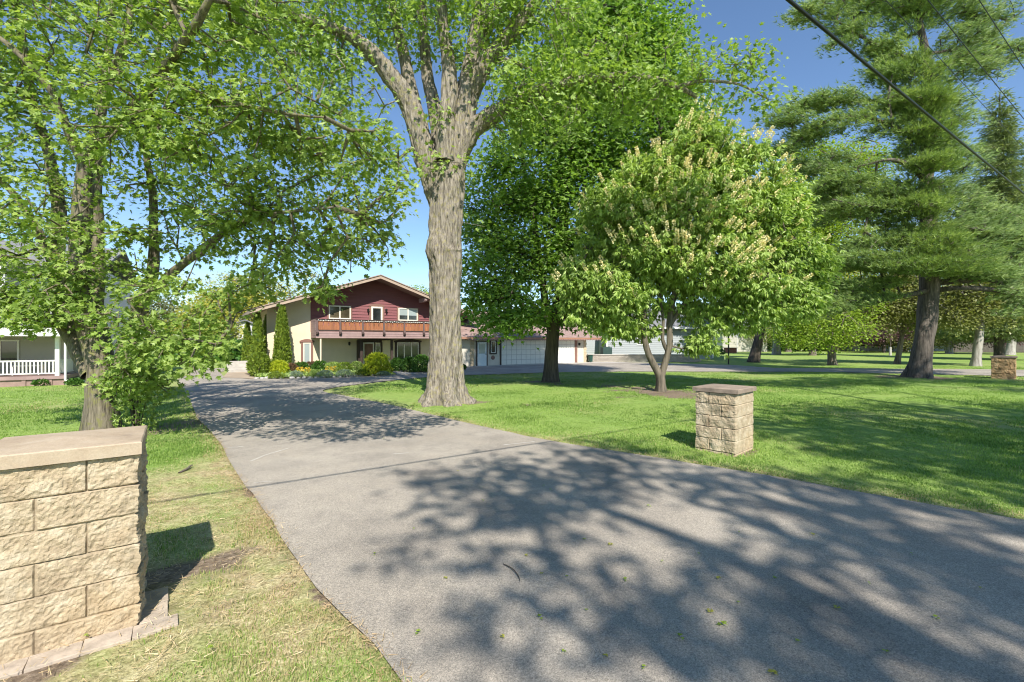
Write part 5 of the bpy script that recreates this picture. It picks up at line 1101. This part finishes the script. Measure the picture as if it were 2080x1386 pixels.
bgtree('pale_trunk_tree', 'tree with a pale straight trunk far behind the leaning trunk', 1577, 717, 64, .5, [(1580, 560, 50, 40), (1540, 590, 40, 40), (1610, 600, 40, 40), (1560, 640, 40, 20)], 260, 26, .32, M['leaf_olive'], M['bark_grey'], top=(1580, 560), seed=44)
bgtree('bronze_leaf_tree', 'slim leaning tree with olive-bronze foliage left of the pine trunk', 1822, 739, 38, .2, [(1850, 560, 50, 30), (1800, 620, 60, 35), (1760, 640, 50, 30), (1850, 640, 45, 30), (1815, 590, 60, 30)], 520, 30, .2, M['leaf_olive'], M['bark_mid'], top=(1850, 580), seed=45)
bgtree('grey_trunk_tree', 'tree with a stout pale grey trunk between the pine and the brown pillar', 1982, 744, 34.4, .3, [(2010, 520, 50, 40), (1960, 600, 50, 35), (2030, 590, 50, 35), (1940, 640, 40, 28), (2010, 640, 40, 20)], 520, 30, .2, M['leaf_olive'], M['bark_grey'], top=(2005, 520), seed=46)
bgtree('broad_trunk_tree', 'broad pale-trunked tree at the far right behind the purple tree', 2050, 718, 62, .5, [(2075, 560, 60, 40), (2040, 600, 50, 40), (2110, 600, 50, 40), (2060, 640, 40, 20)], 380, 28, .32, M['leaf_olive'], M['bark_grey'], top=(2075, 570), seed=47)
bgtree('small_olive_tree', 'small olive-green tree right of the pine trunk on the far lawn', 1927, 716, 68, .4, [(1930, 660, 45, 30), (1900, 670, 30, 25), (1960, 665, 30, 25), (1930, 695, 30, 12)], 320, 26, .25, M['leaf_olive'], M['bark_grey'], top=(1930, 650), seed=48)
bgtree('purple_plum_tree', 'purple-leaved plum tree at the far right beside the broad pale trunk', 2025, 714, 66, .22, [(2020, 665, 32, 20), (2040, 655, 28, 20), (2000, 680, 24, 18), (2045, 685, 24, 16)], 320, 26, .24, M['leaf_purple'], M['bark_dark'], top=(2025, 665), seed=49)
bgtree('pinkish_plum_tree', 'dusky pink-leaved small tree in front of the distant white house', 1795, 713, 74, .22, [(1795, 672, 40, 20), (1770, 680, 26, 16), (1830, 670, 26, 18), (1850, 610, 20, 14, -8, .6)], 280, 26, .26, M['leaf_purple'], M['bark_dark'], top=(1795, 670), seed=50)
k = 0
WOOD = [('tall olive tree in the far wood behind the leaning trunk', 1600, 480, 90, 'leaf_olive', 80), ('golden budding tree in the far wood left of the pine', 1700, 560, 70, 'leaf_gold', 84), ('dark green tree in the far wood behind the white house', 1770, 560, 80, 'leaf_shrub', 88),
        ('olive-brown tree in the far wood just left of the pine trunk', 1835, 590, 70, 'leaf_olive', 80), ('olive tree in the far wood just right of the pine trunk', 1930, 570, 70, 'leaf_olive', 82), ('golden-green tree in the far wood right of the grey trunk', 2000, 560, 70, 'leaf_gold', 86), ('dark tree closing the far wood at the right edge', 2090, 540, 80, 'leaf_shrub', 88),
        ('yellow-green tree in the far wood above the beige building', 1500, 590, 60, 'leaf_yellow', 95), ('dark green tree in the far wood behind the yellow-green tree', 1650, 630, 60, 'leaf_shrub', 92)]
for lab, x, yt, rr_, lf, Yw in WOOD:
    bgtree('woodland_tree', lab, x, 712, Yw, .45, [(x, yt, rr_*.7, rr_*.6), (x-rr_*.5, yt+50, rr_*.7, rr_*.5), (x+rr_*.5, yt+45, rr_*.7, rr_*.5), (x, yt+90, rr_*.8, rr_*.4), (x-rr_*.4, 675, rr_*.6, 22), (x+rr_*.4, 670, rr_*.6, 24)], 420, 48, .32, M[lf], M['bark_mid'], top=(x, yt), seed=60+k, spread=.8); k += 1
# behind the chalet and along the left drive
LEFTB = [('golden budding tree behind the left end of the chalet roof', 470, 590, 70, 'leaf_gold', 58, 420, 30), ('olive-yellow tree beyond the left drive beside the chalet', 420, 640, 55, 'leaf_gold', 46, 420, 32), ('thinly leaved tree with bare twigs above the chalet roof', 620, 575, 60, 'leaf_gold', 60, 420, 9),
         ('sparse twiggy tree behind the chalet gable', 540, 585, 55, 'leaf_gold', 62, 400, 16), ('bright green tree top behind the right slope of the gable', 850, 605, 45, 'leaf_yellow', 60, 300, 26), ('olive tree behind the left maple trunk', 300, 600, 70, 'leaf_olive', 50, 280, 20), ('olive-green tree between the two houses', 210, 620, 60, 'leaf_olive', 44, 280, 22), ('dark green tree behind the white neighbour house', 90, 500, 90, 'leaf_shrub', 48, 320, 24), ('green tree beyond the far end of the left drive', 360, 650, 50, 'leaf_shrub', 64, 280, 26)]
for lab, x, yt, rr_, lf, Yw, tp_, pr_ in LEFTB:
    bgtree('background_tree', lab, x, 712, Yw, .3, [(x, yt, rr_*.8, rr_*.45), (x-rr_*.5, yt+30, rr_*.6, rr_*.4), (x+rr_*.5, yt+30, rr_*.6, rr_*.4), (x-rr_*.3, yt+60, rr_*.6, 30), (x+rr_*.3, yt+65, rr_*.6, 28)], tp_, pr_, .24, M[lf], M['bark_mid'], top=(x, yt), seed=80+k, spread=.5, twig=.012); k += 1
# sapling with guard
sg = thing('sapling', 'thin sapling in a pale trunk guard on the far lawn', 'sapling', ((1808-1040)/FPX*60, 60, 0)); MB().cyl((0, 0, 0), (0, 0, 1.1), .16, .14, 8).build('trunk_guard', M['vinyl_beige'], sg); MB().cyl((0, 0, 0), (.1, 0, 3.4), .04, .02, 6).build('trunk', M['bark_mid'], sg)
v_ = rng.normal(size=(260, 3))*np.array([.45, .45, .6])+np.array([0, 0, 3.0]); link('crown', leafmesh('crown', v_, rng.normal(size=(260, 3)), unit(rng.normal(size=(260, 3))), np.full(260, .15), 'fold'), M['leaf_olive'], sg)
# dark hedge masses far off
for lab, x0_, x1_, Yh, hh, n_ in (('long dark hedge along the far edge of the right lawn', 45, 104, 90, 4.2, 14000), ('dark shrub belt behind the left drive', -46, -24, 44, 2.2, 7000)):
    xx = rng.uniform(x0_, x1_, n_); q = np.c_[xx*.35, 0*xx, 0*xx]; h_ = hh*(.75+.3*vnoise(q, 3)); z = rng.random(n_)**.8*h_; yy = Yh+rng.normal(size=n_)*.8
    t_ = thing('hedge', lab, 'hedge', ((x0_+x1_)/2, Yh, 0)); V = np.c_[xx-(x0_+x1_)/2, yy-Yh, z]
    link('foliage', leafmesh('foliage', V, rng.normal(size=(n_, 3))+np.array([0, -.3, .5]), unit(rng.normal(size=(n_, 3))+np.array([0, -1, .6])), .5*(.6+.8*rng.random(n_)), 'fold'), M['leaf_shrub'], t_)
    mb = MB()
    for i in range(12): a = x0_+(x1_-x0_)*(i+.5)/12-(x0_+x1_)/2; mb.cyl((a, 0, 0), (a, 0, hh*.5), .12, .05, 6)
    mb.build('stems', M['bark_dark'], t_)

# ---- trees standing behind the camera whose crowns shade the drive and the lawn
def shade(lst, wt=1.0):
    o = []
    for X, Y, r, z in lst:
        z = z*1.3 if z < 15 else z
        o.append((np.array([X+.2265*z, Y-.955*z, z]), (r, r*1.05, r*.45), wt))
    return o
tree('roadside_tree', 'tall roadside tree behind the photographer shading the lower drive', (9.0, -12.0), [
  ([(9, -12, -.05), (8.8, -11.6, 4), (8.4, -11.2, 8), (7.6, -11, 12), (6.8, -10.6, 17)], [.4, .36, .32, .24, .1]),
  ([(8.4, -11.2, 8), (6.6, -10.6, 11), (5.2, -9.6, 14), (3.4, -8.6, 16)], [.22, .18, .12, .05]), ([(8.4, -11.2, 8), (9.0, -10, 11), (9.3, -9.6, 14), (9.6, -9, 16.5)], [.2, .16, .12, .05]), ([(8.2, -11.1, 9), (6, -11.8, 12), (4.6, -12.2, 14), (3.4, -12.4, 16)], [.18, .14, .1, .05])],
 shade([(1.6, 7.2, 1.6, 11), (0.2, 6.5, 1.0, 10.5), (-.75, 4.0, .5, 10), (.2, 3.7, .6, 10), (1.5, 3.0, 1.0, 10.5), (3.3, 5.2, 1.3, 11), (3.0, 3.2, 1.2, 11), (4.6, 3.4, 1.4, 11.5), (4.4, 5.4, 1.2, 11), (4.2, 1.8, 1.5, 11), (-1.35, 4.15, .3, 10.5), (-.6, 6.0, .5, 11), (.4, 5.4, .6, 11), (-1.0, 5.2, .35, 10.5), (-.1, 4.8, .45, 10.5), (-1.1, 6.5, .4, 11), (.9, 2.6, .5, 10), (-.3, 3.0, .35, 10)]), 470, 6, .22, 'lobed', M['leaf_dark'], M['bark_dark'], spread=.24, seed=91, sides=12, twig=.02, step=.5)
tree('verge_tree', 'large tree to the right of the photographer shading the right lawn', (15.0, -6.0), [
  ([(15, -6, -.05), (15, -5.9, 4), (14.6, -5.7, 8), (14.4, -5.4, 13), (14.2, -5, 18)], [.5, .44, .38, .28, .1]),
  ([(14.6, -5.7, 8), (13, -6, 12), (12, -6.4, 16)], [.24, .17, .06]), ([(14.6, -5.7, 9), (16.5, -3, 14), (18.5, .2, 18)], [.24, .17, .06]), ([(14.5, -5.6, 10), (15, -2, 15), (15.5, 1, 18)], [.2, .14, .06])],
 shade([(6.3, 9.2, 1.5, 11), (8.3, 10.2, 1.6, 11.5), (8.3, 8.0, 1.6, 11), (10.8, 9.6, 1.9, 12), (10.5, 7.4, 1.8, 11.5), (12.8, 11.0, 1.8, 12), (7.0, 6.4, 1.5, 11), (9.2, 5.8, 1.6, 11), (14.2, 9.2, 2.0, 12), (15.5, 12.0, 1.8, 12), (5.3, 11.2, .8, 11), (8.2, 12.2, 1.3, 12), (11.3, 12.9, 1.2, 12), (6.3, 7.6, 1.0, 11), (12.8, 8.6, 1.6, 12), (12.5, 20.6, 1.9, 19), (16, 21.6, 2.0, 19), (19.5, 22.6, 2, 19.5), (23, 21.2, 2, 19.5), (20, 17.5, 1.2, 19), (26, 19, 2, 20)]), 1150, 13, .26, 'lobed', M['leaf_dark'], M['bark_dark'], spread=.45, seed=92, sides=12, twig=.012, step=.5)

# ================================================================== PLANTING BY THE CHALET
def at(x, y): return G(x, y)
def shr(name, lab, x, ybase, w_, htop, n, size, leaf, **kw):
    """x, ybase: foot; w_, htop: width and top row in photo px"""
    X, Y = G(x, ybase); k_ = Y/FPX; return shrub(name, lab, (X, Y), (w_/2*k_, w_/2*k_*kw.pop('depth', .9)), (ybase-htop)*k_, n, size, M[leaf], **kw)
shr('arborvitae', 'tallest cone-shaped arborvitae, standing against the cream chalet wall', 573, 757, 36, 615, 7000, .15, 'leaf_arbor', shape='spray', profile='cone', cat='arborvitae', group='cone-shaped evergreens by the chalet', up=1.0)
shr('arborvitae', 'arborvitae with the left one of two twin tips at the chalet corner', 524, 758, 32, 640, 5200, .15, 'leaf_arbor', shape='spray', profile='cone', cat='arborvitae', group='cone-shaped evergreens by the chalet', up=1.0)
shr('arborvitae', 'arborvitae with the right one of two twin tips at the chalet corner', 543, 755, 28, 644, 4200, .15, 'leaf_arbor', shape='spray', profile='cone', cat='arborvitae', group='cone-shaped evergreens by the chalet', up=1.0)
shr('arborvitae', 'shaded arborvitae farthest left beyond the chalet corner', 503, 748, 22, 658, 3000, .15, 'leaf_arbor', shape='spray', profile='cone', cat='arborvitae', group='cone-shaped evergreens by the chalet', up=1.0)
shr('round_shrub', 'rounded dull green shrub in front of the twin-tipped evergreens', 527, 765, 40, 720, 2600, .12, 'leaf_arbor', shape='spray')
shr('golden_shrub', 'small golden-yellow ball shrub left of the arched window', 567, 764, 34, 735, 1800, .1, 'leaf_golden')
shr('golden_shrub', 'large spiky golden bush in front of the front door', 764, 763, 56, 722, 4200, .14, 'leaf_golden', shape='lance', loose=.5, up=.9, profile='dome')
for lab, x, yb, w_, ht in (('left clipped boxwood under the triple window', 808, 755, 30, 729), ('middle clipped boxwood under the triple window', 831, 756, 32, 728), ('largest boxwood, right one under the triple window, half behind the big trunk', 856, 757, 36, 723)): shr('boxwood', lab, x, yb, w_, ht, 2200, .09, 'leaf_shrub', group='boxwoods under the triple window')
PL = [('rusty-leaved perennial clump right of the golden ball shrub', 590, 760, 26, 741, 'leaf_rust', .11), ('dark bushy rose with reddish leaves left of the arched window', 612, 757, 26, 738, 'leaf_shrub', .1), ('leafy dark clump below the arched window', 632, 756, 28, 737, 'leaf_rust', .1), ('tall dark-leaved perennial right of the arched window', 650, 757, 28, 736, 'leaf_shrub', .11),
      ('bright green perennial clump near the downspout', 676, 758, 30, 738, 'leaf_buckeye', .11), ('yellow-green spreading clump in the middle of the bed', 700, 758, 30, 738, 'leaf_yellow', .1), ('green clump left of the large golden bush', 724, 757, 26, 737, 'leaf_buckeye', .1), ('low dark clump at the left end of the bed edge', 560, 770, 28, 757, 'leaf_arbor', .08),
      ('silvery mound on the bed edge below the rusty clump', 600, 768, 26, 756, 'leaf_silvergreen', .07), ('silvery mound farther right on the bed edge', 662, 768, 34, 754, 'leaf_silvergreen', .07), ('low green mound beside the yellow flowers', 640, 768, 24, 753, 'leaf_buckeye', .07), ('wide silver-green mound near the walk', 700, 767, 36, 753, 'leaf_silvergreen', .07), ('low green mound in front of the large golden bush', 738, 765, 30, 752, 'leaf_arbor', .08),
      ('silvery tuft at the corner of the front walk', 779, 764, 30, 756, 'leaf_silvergreen', .06), ('dark green tuft at the garage end of the house bed', 937, 752, 16, 742, 'leaf_shrub', .09)]
for lab, x, yb, w_, ht, lf, sz in PL: shr('perennial_plant', lab, x, yb, w_, ht, 900, sz, lf, cat='plant', profile='low' if yb > 762 else None, loose=.3, shape='lance' if lf != 'leaf_shrub' else 'fold', stems=6)
def flowers(lab, x, yb, w_, n):
    X, Y = G(x, yb); t_ = thing('flower_clump', lab, 'flowers', (X, Y, .04)); k_ = Y/FPX*w_/2
    v = np.c_[rng.uniform(-k_, k_, n), rng.uniform(-k_, k_, n)*.6, rng.uniform(.15, .42, n)]; mb = MB()
    for q in v[:60]: mb.cyl((q[0]*.7, q[1]*.7, -.03), tuple(q), .005, k=4)
    mb.build('stems', M['leaf_buckeye'], t_); w2 = np.repeat(v, 4, 0); link('blooms', leafmesh('blooms', w2, rng.normal(size=w2.shape)+np.array([0, 0, .6]), unit(rng.normal(size=w2.shape)+np.array([0, 0, 1])), np.full(len(w2), .06), 'fold'), M['flower'], t_)
    g2 = np.repeat(v*np.array([1, 1, .6]), 5, 0)+rng.normal(size=(n*5, 3))*.04; link('foliage', leafmesh('foliage', g2, rng.normal(size=g2.shape)+np.array([0, 0, .8]), unit(rng.normal(size=g2.shape)), np.full(len(g2), .08), 'lance'), M['leaf_buckeye'], t_)
flowers('clump of yellow flowers below the arched window', 617, 764, 26, 90); flowers('smaller clump of yellow flowers right of the silvery mound', 672, 762, 20, 60)
# ground cover in the beds
n_ = 9000; xx = rng.uniform(-13.5, -3.6, n_*3); yy = rng.uniform(22.4, 33, n_*3); bp = np.array(bedp); bp2 = np.array(bed2); ok = (in_poly(xx, yy, bp) | in_poly(xx, yy, bp2)) & (fbm(np.c_[xx*1.2, yy*1.2, 0*xx], 2, 3) > -.25); xx, yy = xx[ok][:n_], yy[ok][:n_]
V = np.c_[xx, yy, .05+.1*rng.random(len(xx))]
tag(link('ground_cover', leafmesh('ground_cover', V, rng.normal(size=V.shape)+np.array([0, 0, .8]), unit(rng.normal(size=V.shape)), .12*(.6+.8*rng.random(len(xx))), 'fold'), M['leaf_buckeye']), kind='stuff')
# shrubs by the neighbour's porch
for lab, x in (('small leafy plant at the left foot of the neighbour porch', 38), ('small bush under the neighbour porch railing', 85), ('leafy plant at the foot of the neighbour downspout', 152)): shr('porch_plant', lab, x, 784, 26, 772, 420, .09, 'leaf_shrub', cat='plant', loose=.35)
shr('light_green_shrub', 'light green mound beside the air conditioner on the planting bank', 1216, 726, 24, 708, 700, .12, 'leaf_yellow')
shr('foundation_shrub', 'dark low shrub row at the right end of the low block wall', 1440, 725, 60, 706, 1600, .16, 'leaf_shrub', depth=.3)
# stones along the bed edge
def rock(lab, x, y, r, grp, seed, name='edging_stone', mat=None):
    bm = bmesh.new(); bmesh.ops.create_icosphere(bm, subdivisions=2, radius=1); V = np.array([v.co[:] for v in bm.verts]); d = 1+.28*vnoise(V*1.7+seed*5.3, seed)
    for v, k_ in zip(bm.verts, d): v.co = Vector((v.co.x*r*k_*1.35, v.co.y*r*k_, v.co.z*r*k_*.7))
    me = bpy.data.meshes.new(name); bm.to_mesh(me); bm.free(); o = link(name, me, mat or M['edge_rock']); o.location = (x, y, r*.25); o.rotation_euler = (0, 0, seed*1.3); return tag(o, lab, 'stone', grp)
M['edge_rock'] = paint('pale_fieldstone', (.42, .39, .36), .9, .25, 5, .5, 30)
ed = subdiv([(-12.75, 22.7), (-9.5, 23.45), (-6.95, 25.4)], .27, .06)
for i, p in enumerate(ed):
    if i % 7 == 5: continue
    rock('pale rounded fieldstone in the row edging the flower bed along the drive', p[0], p[1], random.uniform(.07, .13), 'stones edging the flower bed', i+1)
# side steps left of the chalet
st_ = thing('side_steps', 'pale concrete steps with dark timber treads at the left corner of the chalet', 'steps', (-16.2, 27.6, 0), TH)
for i in range(4): MB().box(-.9, .9, i*.34, 1.7, .001+i*.16, .16+i*.16).build('step', M['concrete'], st_)
MB().prism([(-.3, .0), (1.7, .75), (1.7, .95), (-.3, .22)], .95, 1.1, 'x').build('timber_edge', M['rail_side'], st_)
# mossy stump-like dark rock in the bed, stick on the grass, twig on the asphalt
rock('dark round rock in the middle of the flower bed', *G(687, 762), .22, None, 40, 'garden_rock', paint('dark_rock', (.09, .06, .07), .8, .3, 5))
def stick(name, lab, pts, r, mat, cat='stick'):
    sp, sr = smooth_path([np.array(p) for p in pts], [r, r*1.1, r*.9, r*.6][:len(pts)], .03); V, F = tube(sp, sr, 6, .25, 3, freq=20); o = link(name, npmesh(name, V, F, smooth=True), mat); return tag(o, lab, cat)
a = G(364, 965); c = G(391, 952); stick('fallen_stick', 'short pale stick lying on the thin grass left of the drive', [(a[0], a[1], .03), ((a[0]+c[0])/2+.02, (a[1]+c[1])/2, .045), (c[0]-.03, c[1], .04), (c[0], c[1], .05)], .014, M['bark_mid'])
a = G(1022, 1150); c = G(1056, 1186); stick('fallen_twig', 'thin curved brown twig lying on the lower drive', [(a[0], a[1], .02), (a[0]*.6+c[0]*.4+.03, a[1]*.6+c[1]*.4, .03), (a[0]*.2+c[0]*.8+.02, a[1]*.2+c[1]*.8, .025), (c[0], c[1], .02)], .004, M['bark_dark'], 'twig')
# fallen leaves
lm_ = []
for i in range(3):
    k_ = 3+i; me = leafmesh('fallen_leaf', np.zeros((k_, 3))+rng.normal(size=(k_, 3))*np.array([.006, .006, .004]), np.c_[np.cos(np.arange(k_)*2.1), np.sin(np.arange(k_)*2.1), .15+0*np.arange(k_)], np.tile([0, .15, 1.], (k_, 1)), np.full(k_, .034), 'lobed'); me.materials.append(M['leaf_yellow' if i < 2 else 'leaf_gold']); lm_.append(me)
spots = [(1470, 1275), (1152, 1176), (1100, 1170), (1188, 1100), (1317, 1032), (1070, 1133), (1500, 1085), (1192, 1245), (1570, 1375), (1144, 1330), (1380, 1300), (1442, 1247), (1105, 990), (1118, 998), (1460, 1180), (1308, 1362), (1095, 1260), (1240, 1110), (1270, 1182), (1575, 1180), (1700, 1240), (1765, 1190), (1850, 1130), (1650, 1090), (1900, 1260), (640, 883), (655, 886), (780, 893), (840, 1078), (905, 1180), (850, 1290), (980, 1020), (930, 960), (1345, 1145), (1420, 1130), (1020, 1300), (1620, 1310), (1800, 1330), (1990, 1200), (175, 1306), (430, 1330), (1230, 1340), (1500, 1230), (760, 1130)]
for i, (x, y) in enumerate(spots):
    o = bpy.data.objects.new('fallen_leaf', lm_[i % 3]); COL.objects.link(o); X, Y = G(x, y); o.location = (X, Y, .026 if in_poly(np.array([X]), np.array([Y]), drive_poly)[0] else .05); o.rotation_euler = (0, 0, random.random()*6); s_ = random.uniform(.45, .9)*(1.7 if i == 0 else 1); o.scale = (s_, s_, s_)
    tag(o, 'small yellow-green leaf cluster fallen on the drive or the grass beside it', 'fallen leaf', 'fallen leaf clusters')
